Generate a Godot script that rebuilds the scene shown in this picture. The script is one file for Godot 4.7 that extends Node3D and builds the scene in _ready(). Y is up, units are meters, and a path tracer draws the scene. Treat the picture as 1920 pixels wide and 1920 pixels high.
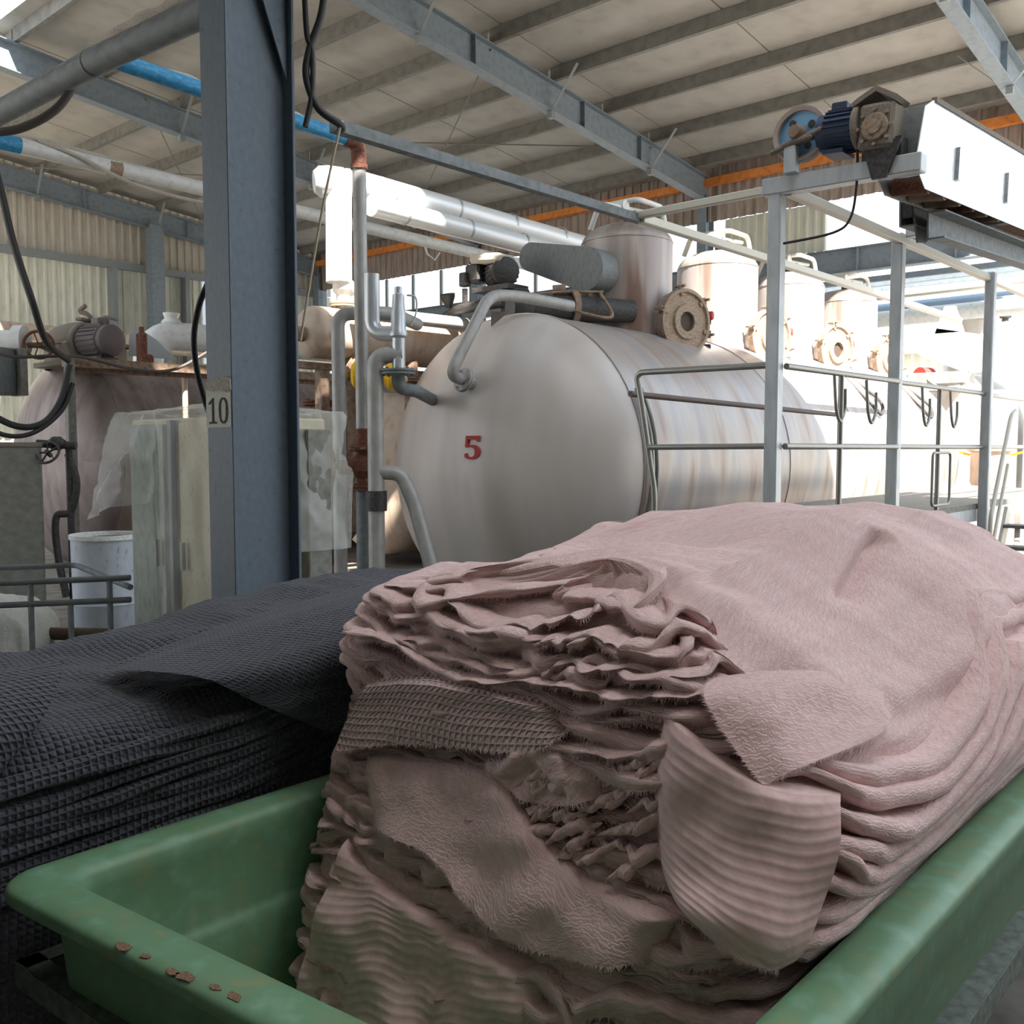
extends Node3D
# World axes: +X runs down the dyeing hall (along the tanks), -Z runs across it to the gable wall, Y is up.

var M := {}
var taken := {}
var rng := RandomNumberGenerator.new()

# ---------------------------------------------------------------- mesh builder
class MB:
	var st := SurfaceTool.new()
	var o := Vector3.ZERO
	var g := 1
	func _init(origin := Vector3.ZERO):
		o = origin
		st.begin(Mesh.PRIMITIVE_TRIANGLES)
		st.set_smooth_group(-1)
	func flat():
		st.set_smooth_group(-1)
	func group():
		g += 1
		st.set_smooth_group(g)
	func tri(a: Vector3, b: Vector3, c: Vector3):
		st.add_vertex(a - o); st.add_vertex(b - o); st.add_vertex(c - o)
	func quad(a: Vector3, b: Vector3, c: Vector3, d: Vector3):
		tri(a, b, c); tri(a, c, d)
	func box(c: Vector3, s: Vector3, b := Basis.IDENTITY, bev := 0.0):
		flat()
		var h := s * 0.5
		var e: float = min(bev, min(h.x, min(h.y, h.z)) * 0.9)
		if e <= 0.0:
			for ax in 3:
				for sg in [-1.0, 1.0]:
					var n := Vector3.ZERO; n[ax] = sg
					var u := Vector3.ZERO; u[(ax + 1) % 3] = 1.0
					var v := Vector3.ZERO; v[(ax + 2) % 3] = sg
					var p := [n * h + (-u - v) * h, n * h + (u - v) * h, n * h + (u + v) * h, n * h + (-u + v) * h]
					quad(c + b * p[3], c + b * p[2], c + b * p[1], c + b * p[0])
			return
		var k := h - Vector3(e, e, e)
		for ax in 3:
			for sg in [-1.0, 1.0]:
				var n := Vector3.ZERO; n[ax] = sg
				var u := Vector3.ZERO; u[(ax + 1) % 3] = 1.0
				var v := Vector3.ZERO; v[(ax + 2) % 3] = sg
				var p := [n * h + (-u - v) * k, n * h + (u - v) * k, n * h + (u + v) * k, n * h + (-u + v) * k]
				quad(c + b * p[3], c + b * p[2], c + b * p[1], c + b * p[0])
		for ax in 3:
			var a1 := (ax + 1) % 3
			var a2 := (ax + 2) % 3
			for s1 in [-1.0, 1.0]:
				for s2 in [-1.0, 1.0]:
					var p := []
					for q in [[h, k, -1.0], [h, k, 1.0], [k, h, 1.0], [k, h, -1.0]]:
						var w := Vector3.ZERO
						w[a1] = s1 * q[0][a1]; w[a2] = s2 * q[1][a2]; w[ax] = q[2] * k[ax]
						p.append(c + b * w)
					if s1 * s2 > 0.0: quad(p[3], p[2], p[1], p[0])
					else: quad(p[0], p[1], p[2], p[3])
		for s1 in [-1.0, 1.0]:
			for s2 in [-1.0, 1.0]:
				for s3 in [-1.0, 1.0]:
					var a := c + b * Vector3(s1 * h.x, s2 * k.y, s3 * k.z)
					var d := c + b * Vector3(s1 * k.x, s2 * h.y, s3 * k.z)
					var f := c + b * Vector3(s1 * k.x, s2 * k.y, s3 * h.z)
					if s1 * s2 * s3 > 0.0: tri(f, d, a)
					else: tri(a, d, f)
	# a bar of rectangular section from a to b
	func bar(a: Vector3, b: Vector3, w: float, h: float, up := Vector3.UP, bev := 0.0):
		var d := (b - a).normalized()
		var s := d.cross(up).normalized()
		var u := s.cross(d).normalized()
		box((a + b) * 0.5, Vector3((b - a).length(), h, w), Basis(d, u, s), bev)
	func tube(pts: Array, r, sides := 12, cap := true):
		group()
		var n := pts.size()
		var rings := []
		var t0: Vector3 = (pts[1] - pts[0]).normalized()
		var side: Vector3 = t0.cross(Vector3.UP if absf(t0.y) < 0.9 else Vector3.RIGHT).normalized()
		for i in n:
			var t: Vector3 = (pts[min(i + 1, n - 1)] - pts[max(i - 1, 0)]).normalized()
			side = (side - t * side.dot(t)).normalized()
			var u: Vector3 = t.cross(side).normalized()
			var rr: float = r[i] if r is Array else r
			var ring := []
			for k in sides:
				var a := TAU * k / sides
				ring.append(pts[i] + (side * cos(a) + u * sin(a)) * rr)
			rings.append(ring)
		for i in n - 1:
			for k in sides:
				var k2 := (k + 1) % sides
				quad(rings[i][k], rings[i][k2], rings[i + 1][k2], rings[i + 1][k])
		if cap:
			flat()
			for k in range(1, sides - 1):
				tri(rings[0][0], rings[0][k + 1], rings[0][k])
				tri(rings[n - 1][0], rings[n - 1][k], rings[n - 1][k + 1])
	# profile of (radius, along) pairs turned about the axis from `at` in direction `dir`
	func lathe(prof: Array, at: Vector3, dir: Vector3, segs := 32):
		var d := dir.normalized()
		var s := d.cross(Vector3.UP if absf(d.y) < 0.9 else Vector3.RIGHT).normalized()
		var u := d.cross(s).normalized()
		var cs := []
		for k in segs:
			var a := TAU * k / segs
			cs.append(s * cos(a) + u * sin(a))
		group()
		for i in prof.size() - 1:
			var p: Vector2 = prof[i]
			var q: Vector2 = prof[i + 1]
			if p.distance_to(q) < 1e-6: continue
			if i > 0:
				var w: Vector2 = (p - prof[i - 1])
				if w.length() > 1e-6 and absf(w.angle_to(q - p)) > 0.6: group()
			for k in segs:
				var k2 := (k + 1) % segs
				var a: Vector3 = at + d * p.y + cs[k] * p.x
				var b: Vector3 = at + d * p.y + cs[k2] * p.x
				var e: Vector3 = at + d * q.y + cs[k2] * q.x
				var f: Vector3 = at + d * q.y + cs[k] * q.x
				if p.x > 1e-6: tri(a, b, e) if q.x > 1e-6 else tri(a, b, f)
				if q.x > 1e-6: tri(a, e, f)
	func cyl(a: Vector3, b: Vector3, r: float, segs := 16, bev := 0.0):
		var l := (b - a).length()
		if bev > 0.0: lathe([Vector2(0, 0), Vector2(r - bev, 0), Vector2(r, bev), Vector2(r, l - bev), Vector2(r - bev, l), Vector2(0, l)], a, b - a, segs)
		else: lathe([Vector2(0, 0), Vector2(r, 0), Vector2(r, l), Vector2(0, l)], a, b - a, segs)
	# outline (in the plane of u and v at `at`) pushed along w
	func prism(poly: PackedVector2Array, at: Vector3, u: Vector3, v: Vector3, w: Vector3):
		flat()
		var ix := Geometry2D.triangulate_polygon(poly)
		var front := []
		var back := []
		for p in poly:
			front.append(at + u * p.x + v * p.y)
			back.append(at + u * p.x + v * p.y + w)
		for i in range(0, ix.size(), 3):
			tri(front[ix[i]], front[ix[i + 1]], front[ix[i + 2]])
			tri(back[ix[i]], back[ix[i + 2]], back[ix[i + 1]])
		for i in poly.size():
			var j := (i + 1) % poly.size()
			quad(front[i], front[j], back[j], back[i])
	# smooth surface through rows of points, with texture coordinates in metres
	func grid(rows: Array, uvs: Array = [], wrap := false):
		group()
		for i in rows.size() - 1:
			var n: int = rows[i].size()
			for k in (n if wrap else n - 1):
				var k2 := (k + 1) % n
				var a: Vector3 = rows[i][k] - o
				var b: Vector3 = rows[i][k2] - o
				var c: Vector3 = rows[i + 1][k2] - o
				var d: Vector3 = rows[i + 1][k] - o
				if uvs.size():
					var ua: Vector2 = uvs[i][k]
					var ub: Vector2 = uvs[i][k2]
					var uc: Vector2 = uvs[i + 1][k2]
					var ud: Vector2 = uvs[i + 1][k]
					st.set_uv(ua); st.add_vertex(a); st.set_uv(ub); st.add_vertex(b); st.set_uv(uc); st.add_vertex(c)
					st.set_uv(ua); st.add_vertex(a); st.set_uv(uc); st.add_vertex(c); st.set_uv(ud); st.add_vertex(d)
				else:
					st.add_vertex(a); st.add_vertex(b); st.add_vertex(c)
					st.add_vertex(a); st.add_vertex(c); st.add_vertex(d)

# ---------------------------------------------------------------- scene helpers
func numbered(called: String) -> String:
	if not taken.has(called):
		taken[called] = 0
		return called
	taken[called] += 1
	return "%s_%03d" % [called, taken[called]]

func thing(called: String, label: String, category: String, at := Vector3.ZERO, group := "") -> Node3D:
	var t := Node3D.new()
	t.name = numbered(called)
	add_child(t)
	t.position = at
	t.set_meta("label", label)
	t.set_meta("category", category)
	if group != "": t.set_meta("group", group)
	return t

func mb(t: Node3D) -> MB:
	var p := Vector3.ZERO
	var n: Node = t
	while n is Node3D and n != self:
		p += n.position
		n = n.get_parent()
	return MB.new(p)

func put(m: MB, called: String, material: Material, parent: Node3D, label := "") -> MeshInstance3D:
	m.st.generate_normals()
	var mi := MeshInstance3D.new()
	mi.name = called
	mi.mesh = m.st.commit()
	mi.material_override = material
	mi.cast_shadow = GeometryInstance3D.SHADOW_CASTING_SETTING_ON
	parent.add_child(mi, true)
	if label != "": mi.set_meta("label", label)
	return mi

# a thing that is one single mesh
func solo(m: MB, called: String, material: Material, label: String, category: String, group := "") -> MeshInstance3D:
	var mi := put(m, numbered(called), material, self, label)
	mi.position = m.o
	mi.set_meta("category", category)
	if group != "": mi.set_meta("group", group)
	return mi

func structure(called: String, label: String, category := "structure") -> Node3D:
	var t := thing(called, label, category)
	t.set_meta("kind", "structure")
	return t

func spline(pts: Array, per := 8) -> Array:
	var out := []
	var n := pts.size()
	for i in n - 1:
		var a: Vector3 = pts[max(i - 1, 0)]
		var b: Vector3 = pts[i]
		var c: Vector3 = pts[i + 1]
		var d: Vector3 = pts[min(i + 2, n - 1)]
		for k in per:
			var t := float(k) / per
			out.append(b.cubic_interpolate(c, a, d, t))
	out.append(pts[n - 1])
	return out

# pipe route with rounded elbows of radius e
func route(pts: Array, e: float, per := 6) -> Array:
	var out := [pts[0]]
	for i in range(1, pts.size() - 1):
		var p: Vector3 = pts[i]
		var a: Vector3 = p + (pts[i - 1] - p).normalized() * min(e, (pts[i - 1] - p).length() * 0.49)
		var b: Vector3 = p + (pts[i + 1] - p).normalized() * min(e, (pts[i + 1] - p).length() * 0.49)
		for k in per + 1:
			var t := float(k) / per
			out.append(a.lerp(p, t).lerp(p.lerp(b, t), t))
	out.append(pts[pts.size() - 1])
	return out

func flange(m: MB, at: Vector3, dir: Vector3, r: float, thick: float, bolts := 6):
	var d := dir.normalized()
	m.cyl(at - d * thick, at - d * thick * 0.1, r, 20, thick * 0.15)
	m.cyl(at + d * thick * 0.1, at + d * thick, r, 20, thick * 0.15)
	var s := d.cross(Vector3.UP if absf(d.y) < 0.9 else Vector3.RIGHT).normalized()
	var u := d.cross(s)
	for k in bolts:
		var c := at + (s * cos(TAU * k / bolts) + u * sin(TAU * k / bolts)) * r * 0.8
		m.cyl(c - d * thick * 1.5, c + d * thick * 1.5, r * 0.09, 6)

func table(t: Array, y: float) -> float:
	if y <= t[0].x: return t[0].y
	for i in t.size() - 1:
		if y <= t[i + 1].x:
			var k: float = (y - t[i].x) / (t[i + 1].x - t[i].x)
			k = lerp(k, k * k * (3.0 - 2.0 * k), 0.5)
			return lerp(t[i].y, t[i + 1].y, k)
	return t[t.size() - 1].y

# ---------------------------------------------------------------- materials
func ntex(sd: int, freq: float, cols: Array, offs: Array, octaves := 4, size := 512, cellular := false) -> NoiseTexture2D:
	var n := FastNoiseLite.new()
	n.seed = sd
	n.frequency = freq
	n.noise_type = FastNoiseLite.TYPE_CELLULAR if cellular else FastNoiseLite.TYPE_SIMPLEX_SMOOTH
	n.fractal_octaves = octaves
	var t := NoiseTexture2D.new()
	t.width = size; t.height = size
	t.seamless = true
	t.noise = n
	if cols.size():
		var r := Gradient.new()
		r.offsets = PackedFloat32Array(offs)
		var cc := PackedColorArray()
		for c in cols: cc.append(c)
		r.colors = cc
		t.color_ramp = r
	return t

func c8(r: int, g: int, b: int) -> Color:
	return Color(r / 255.0, g / 255.0, b / 255.0)

# plain material; with `cols` the colour is a noise pattern in world space, `sc` gives its scale per metre
func mat(id: String, col: Color, rough: float, metal := 0.0, cols := [], offs := [], sc := Vector3.ONE, freq := 0.01, bump := 0.0) -> StandardMaterial3D:
	var m := StandardMaterial3D.new()
	m.roughness = rough
	m.metallic = metal
	m.albedo_color = col
	if cols.size():
		m.albedo_color = Color.WHITE
		m.albedo_texture = ntex(hash(id) % 9999, freq, cols, offs)
		m.uv1_triplanar = true
		m.uv1_world_triplanar = true
		m.uv1_scale = sc
	if bump > 0.0:
		m.heightmap_enabled = true
		m.heightmap_scale = bump
		m.heightmap_texture = ntex(hash(id) % 7777 + 3, freq * 2.0, [], [])
		m.uv1_triplanar = true
		m.uv1_world_triplanar = true
		m.uv1_scale = sc
	M[id] = m
	return m

func make_materials():
	mat("column", c8(96, 110, 122), 0.55, 0.0, [c8(58, 66, 74), c8(82, 95, 106), c8(86, 99, 110), c8(92, 105, 116)], [0.0, 0.18, 0.6, 1.0], Vector3(1.6, 1.1, 1.6), 0.03)
	mat("rafter", c8(120, 132, 142), 0.6, 0.0, [c8(112, 122, 130), c8(126, 137, 146), c8(132, 142, 149)], [0.0, 0.5, 1.0], Vector3(0.7, 0.7, 0.7), 0.02)
	mat("purlin", c8(128, 126, 120), 0.7, 0.0, [c8(104, 101, 95), c8(122, 120, 114), c8(132, 129, 122)], [0.0, 0.5, 1.0], Vector3(0.4, 0.4, 0.4), 0.02)
	mat("roof", c8(214, 205, 190), 0.75, 0.0, [c8(156, 152, 145), c8(170, 166, 159), c8(177, 174, 168)], [0.0, 0.45, 1.0], Vector3(0.25, 0.25, 0.25), 0.015)
	mat("roof_seam", c8(120, 112, 100), 0.8)
	mat("sheet_cream", c8(216, 217, 203), 0.6, 0.0, [c8(196, 196, 180), c8(214, 215, 201), c8(224, 225, 213)], [0.0, 0.4, 1.0], Vector3(0.5, 0.15, 0.5), 0.02)
	mat("sheet_tan", c8(196, 188, 176), 0.7, 0.0, [c8(176, 167, 152), c8(192, 185, 172), c8(202, 196, 185)], [0.0, 0.4, 1.0], Vector3(0.5, 0.15, 0.5), 0.02)
	mat("sheet_rust", c8(166, 152, 142), 0.75, 0.0, [c8(138, 120, 108), c8(164, 150, 140), c8(178, 168, 160)], [0.0, 0.45, 1.0], Vector3(0.6, 0.15, 0.6), 0.02)
	mat("girt", c8(132, 138, 140), 0.65)
	mat("orange", c8(226, 138, 62), 0.55, 0.0, [c8(190, 104, 46), c8(224, 136, 62), c8(236, 154, 78)], [0.0, 0.4, 1.0], Vector3(0.5, 0.5, 0.5), 0.02)
	mat("concrete", c8(138, 132, 124), 0.85, 0.0, [c8(92, 86, 80), c8(126, 120, 112), c8(146, 140, 132)], [0.0, 0.5, 1.0], Vector3(0.3, 0.3, 0.3), 0.02, 0.2)
	mat("yard", c8(176, 168, 156), 0.9, 0.0, [c8(150, 145, 138), c8(172, 168, 160), c8(184, 180, 173)], [0.0, 0.5, 1.0], Vector3(0.2, 0.2, 0.2), 0.02)
	# dusty stainless steel with upright dye stains
	mat("tank", c8(196, 187, 181), 0.5, 0.18, [c8(172, 160, 152), c8(190, 180, 173), c8(196, 187, 181), c8(204, 198, 193), c8(190, 177, 169)], [0.0, 0.3, 0.5, 0.75, 1.0], Vector3(0.35, 0.07, 0.35), 0.008)
	mat("shell", c8(176, 164, 156), 0.38, 0.4, [c8(136, 112, 100), c8(170, 157, 148), c8(180, 172, 167), c8(162, 158, 159), c8(166, 148, 138)], [0.0, 0.3, 0.5, 0.75, 1.0], Vector3(0.35, 0.07, 0.05), 0.012)
	mat("tower", c8(178, 168, 160), 0.4, 0.4, [c8(104, 78, 68), c8(146, 124, 112), c8(176, 166, 159), c8(184, 178, 174), c8(170, 158, 150)], [0.0, 0.25, 0.42, 0.75, 1.0], Vector3(0.5, 0.06, 0.5), 0.012)
	mat("tower_stained", c8(150, 130, 120), 0.45, 0.3, [c8(92, 66, 56), c8(118, 92, 80), c8(166, 154, 147), c8(186, 181, 178)], [0.0, 0.36, 0.5, 1.0], Vector3(0.55, 0.05, 0.55), 0.01)
	mat("cover_grey", c8(176, 180, 184), 0.5)
	mat("tank_purple", c8(158, 142, 140), 0.5, 0.25, [c8(98, 82, 78), c8(130, 116, 112), c8(148, 136, 132), c8(162, 152, 148)], [0.0, 0.35, 0.65, 1.0], Vector3(0.5, 0.16, 0.5), 0.016)
	mat("tank_pale", c8(206, 200, 192), 0.4, 0.3, [c8(186, 176, 166), c8(206, 200, 193), c8(216, 212, 207)], [0.0, 0.45, 1.0], Vector3(0.5, 0.2, 0.5), 0.015)
	mat("vessel", c8(196, 176, 158), 0.6, 0.1, [c8(158, 128, 108), c8(190, 170, 152), c8(204, 190, 176)], [0.0, 0.4, 1.0], Vector3(0.6, 0.3, 0.6), 0.02)
	mat("brown_iron", c8(138, 116, 98), 0.75, 0.1, [c8(98, 74, 58), c8(134, 112, 94), c8(156, 138, 122)], [0.0, 0.45, 1.0], Vector3(1, 1, 1), 0.02, 0.2)
	mat("rust", c8(120, 74, 56), 0.85, 0.1, [c8(72, 44, 36), c8(112, 70, 54), c8(146, 104, 84)], [0.0, 0.5, 1.0], Vector3(2, 2, 2), 0.03, 0.4)
	mat("pipe_grey", c8(138, 141, 143), 0.5, 0.25, [c8(140, 138, 134), c8(162, 160, 157), c8(174, 173, 170)], [0.0, 0.5, 1.0], Vector3(1.2, 0.5, 1.2), 0.02)
	mat("pipe_dark", c8(112, 118, 120), 0.65, 0.0, [c8(90, 95, 97), c8(110, 116, 118), c8(126, 130, 130)], [0.0, 0.5, 1.0], Vector3(1.2, 1.2, 0.6), 0.02, 0.1)
	mat("pipe_silver", c8(190, 193, 196), 0.35, 0.5)
	mat("pipe_blue", c8(40, 130, 178), 0.5, 0.0, [c8(28, 104, 150), c8(42, 134, 182), c8(92, 170, 204)], [0.0, 0.5, 1.0], Vector3(1.5, 3, 3), 0.02)
	mat("dust", c8(196, 188, 176), 0.95, 0.0, [c8(150, 142, 130), c8(192, 184, 172), c8(214, 208, 198)], [0.0, 0.5, 1.0], Vector3(4, 4, 4), 0.03, 0.6)
	mat("pipe_white", c8(222, 220, 212), 0.5, 0.0, [c8(186, 186, 182), c8(212, 213, 210), c8(224, 225, 223)], [0.0, 0.4, 1.0], Vector3(0.6, 1, 1), 0.02)
	mat("cladding", c8(226, 228, 228), 0.35, 0.25)
	mat("cladding_band", c8(176, 178, 178), 0.4, 0.5)
	mat("iron_dark", c8(62, 60, 60), 0.6, 0.2, [c8(44, 42, 42), c8(62, 60, 60), c8(92, 84, 78)], [0.0, 0.55, 1.0], Vector3(3, 3, 3), 0.02)
	mat("motor_purple", c8(100, 90, 90), 0.6, 0.1)
	mat("motor_blue", c8(44, 58, 82), 0.5, 0.1)
	mat("gear_dust", c8(138, 128, 116), 0.85, 0.1, [c8(96, 86, 76), c8(134, 124, 112), c8(162, 152, 140)], [0.0, 0.5, 1.0], Vector3(6, 6, 6), 0.03, 0.4)
	mat("guard", c8(112, 116, 116), 0.6, 0.1, [c8(98, 101, 101), c8(112, 116, 116), c8(120, 123, 122)], [0.0, 0.5, 1.0], Vector3(2, 1, 2), 0.02)
	mat("guard_white", c8(226, 228, 228), 0.5, 0.0)
	mat("port", c8(152, 132, 112), 0.7, 0.15, [c8(112, 88, 68), c8(148, 128, 108), c8(168, 152, 134)], [0.0, 0.45, 1.0], Vector3(2.5, 2.5, 2.5), 0.02, 0.2)
	mat("port_inner", c8(74, 60, 50), 0.8)
	mat("frame_steel", c8(186, 190, 192), 0.42, 0.3, [c8(168, 172, 174), c8(186, 190, 192), c8(196, 199, 201)], [0.0, 0.5, 1.0], Vector3(1, 0.3, 1), 0.02)
	mat("frame_pale", c8(206, 200, 186), 0.5, 0.2)
	mat("rail", c8(150, 148, 142), 0.35, 0.6)
	mat("bar_brown", c8(96, 82, 76), 0.6, 0.2)
	mat("cable", c8(44, 42, 44), 0.6)
	mat("cable_dusty", c8(86, 80, 76), 0.8)
	mat("rope", c8(176, 164, 142), 0.95)
	mat("yellow", c8(240, 186, 30), 0.45, 0.0, [c8(214, 148, 26), c8(240, 186, 30), c8(248, 206, 48)], [0.0, 0.4, 1.0], Vector3(3, 3, 3), 0.02)
	mat("red_paint", c8(178, 62, 58), 0.75, 0.0, [c8(160, 74, 68), c8(180, 60, 56), c8(188, 78, 72)], [0.0, 0.5, 1.0], Vector3(5, 5, 5), 0.03)
	mat("plate_white", c8(206, 204, 192), 0.8, 0.0, [c8(168, 160, 144), c8(204, 202, 190), c8(214, 212, 202)], [0.0, 0.4, 1.0], Vector3(8, 8, 8), 0.02)
	mat("ink", c8(34, 34, 34), 0.8)
	mat("cabinet_cream", c8(206, 196, 160), 0.6, 0.0, [c8(92, 74, 56), c8(196, 184, 148), c8(206, 196, 160), c8(212, 203, 170)], [0.0, 0.22, 0.3, 1.0], Vector3(3, 1.4, 3), 0.03)
	mat("cabinet_green", c8(150, 158, 146), 0.6, 0.0, [c8(128, 136, 124), c8(150, 158, 146), c8(158, 166, 154)], [0.0, 0.5, 1.0], Vector3(1.5, 0.8, 1.5), 0.02)
	mat("panel_grey", c8(120, 120, 112), 0.6, 0.15, [c8(96, 95, 88), c8(118, 118, 110), c8(132, 132, 124)], [0.0, 0.5, 1.0], Vector3(1.2, 1.2, 1.2), 0.02)
	mat("chute", c8(206, 210, 212), 0.34, 0.9, [c8(180, 184, 187), c8(206, 210, 212), c8(216, 219, 221)], [0.0, 0.5, 1.0], Vector3(1.5, 2, 1), 0.02)
	mat("belt", c8(150, 104, 70), 0.8, 0.0, [c8(108, 72, 50), c8(146, 102, 70), c8(178, 140, 104)], [0.0, 0.5, 1.0], Vector3(3, 2, 1), 0.03)
	mat("wheel_blue", c8(116, 158, 190), 0.55)
	mat("wheel_rim", c8(168, 150, 140), 0.7, 0.2)
	mat("sack", c8(226, 226, 222), 0.85, 0.0, [c8(206, 206, 202), c8(226, 226, 222), c8(232, 232, 229)], [0.0, 0.5, 1.0], Vector3(3, 3, 3), 0.02, 0.4)
	mat("barrel", c8(176, 184, 196), 0.55, 0.0, [c8(120, 110, 100), c8(170, 177, 188), c8(182, 190, 202)], [0.0, 0.25, 1.0], Vector3(2, 0.8, 2), 0.02)
	mat("wood", c8(92, 74, 58), 0.85, 0.0, [c8(58, 46, 38), c8(88, 70, 54), c8(110, 92, 74)], [0.0, 0.5, 1.0], Vector3(2, 8, 2), 0.02)
	mat("gauge", c8(228, 226, 220), 0.5)
	# green cart plastic: scuffed, with yellowed streaks
	mat("cart", c8(84, 148, 112), 0.5, 0.0, [c8(142, 142, 100), c8(112, 142, 106), c8(104, 144, 110), c8(118, 157, 128), c8(144, 174, 152)], [0.0, 0.22, 0.5, 0.78, 1.0], Vector3(1.1, 1.4, 1.1), 0.018, 0.06)
	mat("cart_frame", c8(72, 82, 76), 0.6, 0.2, [c8(72, 78, 72), c8(98, 106, 98), c8(122, 128, 118)], [0.0, 0.5, 1.0], Vector3(3, 3, 3), 0.02)
	mat("caster", c8(40, 38, 38), 0.8)
	mat("scuff", c8(120, 92, 70), 0.9, 0.0, [c8(84, 62, 48), c8(122, 94, 72), c8(168, 150, 120)], [0.0, 0.5, 1.0], Vector3(12, 12, 12), 0.04)
	mat("blue_plastic", c8(46, 82, 150), 0.5)
	mat("mist_pane", c8(222, 214, 214), 0.5)
	var g := mat("glass", Color(0.92, 0.95, 0.96, 0.28), 0.08)
	g.transparency = BaseMaterial3D.TRANSPARENCY_ALPHA
	var f := mat("film", Color(0.88, 0.88, 0.85, 0.30), 0.4)
	f.transparency = BaseMaterial3D.TRANSPARENCY_ALPHA
	f.cull_mode = BaseMaterial3D.CULL_DISABLED
	var tr := mat("translucent", c8(222, 228, 234), 0.5)
	tr.backlight_enabled = true
	tr.backlight = Color(0.92, 0.94, 0.96)

# cloth: colour noise, weave relief from a small computed tile, soft sheen
func cloth(id: String, cols: Array, tile: Image, per_metre: float, depth: float) -> StandardMaterial3D:
	var m := StandardMaterial3D.new()
	m.roughness = 0.95
	m.albedo_texture = ntex(hash(id) % 999, 0.02, cols, [0.0, 0.5, 1.0], 3, 256)
	m.rim_enabled = true
	m.rim = 0.25
	m.rim_tint = 0.6
	m.cull_mode = BaseMaterial3D.CULL_DISABLED
	m.heightmap_enabled = true
	m.heightmap_texture = ImageTexture.create_from_image(tile)
	m.heightmap_scale = depth
	m.uv1_scale = Vector3(per_metre, per_metre, per_metre)
	m.backlight_enabled = true
	m.backlight = Color(0.10, 0.07, 0.06)
	M[id] = m
	return m

# cells = cells across the tile; crinkle adds the uneven pucker of gauze
func weave_tile(size: int, cells: int, kind: String, sd: int) -> Image:
	var im := Image.create(size, size, false, Image.FORMAT_L8)
	var n := FastNoiseLite.new()
	n.seed = sd
	n.frequency = 0.03
	var pu := n.get_seamless_image(size, size)
	for y in size:
		for x in size:
			var a := TAU * cells * x / size
			var b := TAU * cells * y / size
			var w := pu.get_pixel(x, y).r
			var h := 0.5
			if kind == "waffle":
				h = maxf(pow(0.5 + 0.5 * cos(a), 2.0), pow(0.5 + 0.5 * cos(b), 2.0)) * 0.85 + w * 0.15
			elif kind == "rib":
				h = pow(0.5 + 0.5 * cos(b), 1.5) * 0.7 + w * 0.3
			else:
				h = 0.35 * (0.5 + 0.5 * cos(b + w * 9.0)) + 0.65 * w
			im.set_pixel(x, y, Color(h, h, h))
	return im

# ---------------------------------------------------------------- build
func _ready():
	rng.seed = 71
	setup_view()
	make_materials()
	build_shell()
	build_roof()
	build_carts()
	build_pink_pile()
	build_dark_pile()
	build_column()
	build_machine_five()
	build_platform()
	build_machine_far()
	build_machine_left()
	build_pipes()
	build_cabinet()
	build_left_corner()
	build_background()

func setup_view():
	var cam := Camera3D.new()
	cam.name = "camera"
	cam.fov = 56.41
	cam.near = 0.05
	cam.far = 300.0
	cam.position = Vector3(0, 1.6, 0)
	cam.rotation = Vector3(deg_to_rad(-3.835), deg_to_rad(-48.4), 0)
	add_child(cam)
	cam.current = true
	var env := Environment.new()
	env.tonemap_mode = Environment.TONE_MAPPER_LINEAR
	env.tonemap_exposure = 0.9
	env.background_mode = Environment.BG_SKY
	var sm := ProceduralSkyMaterial.new()
	sm.sky_top_color = Color(0.80, 0.88, 0.96)
	sm.sky_horizon_color = Color(0.96, 0.97, 0.98)
	sm.sky_curve = 0.2
	sm.ground_bottom_color = Color(0.55, 0.53, 0.50)
	sm.ground_horizon_color = Color(0.85, 0.85, 0.84)
	sm.sun_angle_max = 1.0
	sm.energy_multiplier = 3.0
	var sky := Sky.new()
	sky.sky_material = sm
	env.sky = sky
	env.sdfgi_enabled = true
	env.ssao_enabled = true
	env.ssil_enabled = true
	var we := WorldEnvironment.new()
	we.name = "world_environment"
	we.environment = env
	add_child(we)
	var sun := DirectionalLight3D.new()
	sun.name = "sun"
	sun.light_energy = 10.0
	sun.light_color = Color(1.0, 0.97, 0.93)
	sun.light_angular_distance = 0.8
	sun.shadow_enabled = true
	add_child(sun)
	sun.look_at_from_position(Vector3.ZERO, Vector3(0.32, -0.75, -0.58))

# height of the rafters' underside: the roof falls towards the far eave
func eaves(x: float) -> float:
	return 7.9 - 0.1 * x if x > 4.5 else 7.9 - 0.1 * 4.5 - 0.1 * (4.5 - x)

func sheet(m: MB, at: Vector3, along: Vector3, out: Vector3, width: float, h0: float, h1: float, pitch := 0.22, deep := 0.035):
	# trapezoid-ribbed steel sheet; h0 and h1 are the heights at its two ends, standing on `at`
	var n := int(round(width / pitch))
	var p := []
	for i in n:
		var a := width * i / n
		var w := width / n
		p.append_array([Vector2(a, 0), Vector2(a + w * 0.62, 0), Vector2(a + w * 0.70, deep), Vector2(a + w * 0.92, deep)])
	p.append(Vector2(width, 0))
	m.flat()
	for i in p.size() - 1:
		var a: Vector3 = at + along * p[i].x + out * p[i].y
		var b: Vector3 = at + along * p[i + 1].x + out * p[i + 1].y
		var ha: float = lerp(h0, h1, p[i].x / width)
		var hb: float = lerp(h0, h1, p[i + 1].x / width)
		m.quad(a, b, b + Vector3.UP * hb, a + Vector3.UP * ha)
		var k := -out * 0.012
		m.quad(b + k, a + k, a + k + Vector3.UP * ha, b + k + Vector3.UP * hb)

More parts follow.
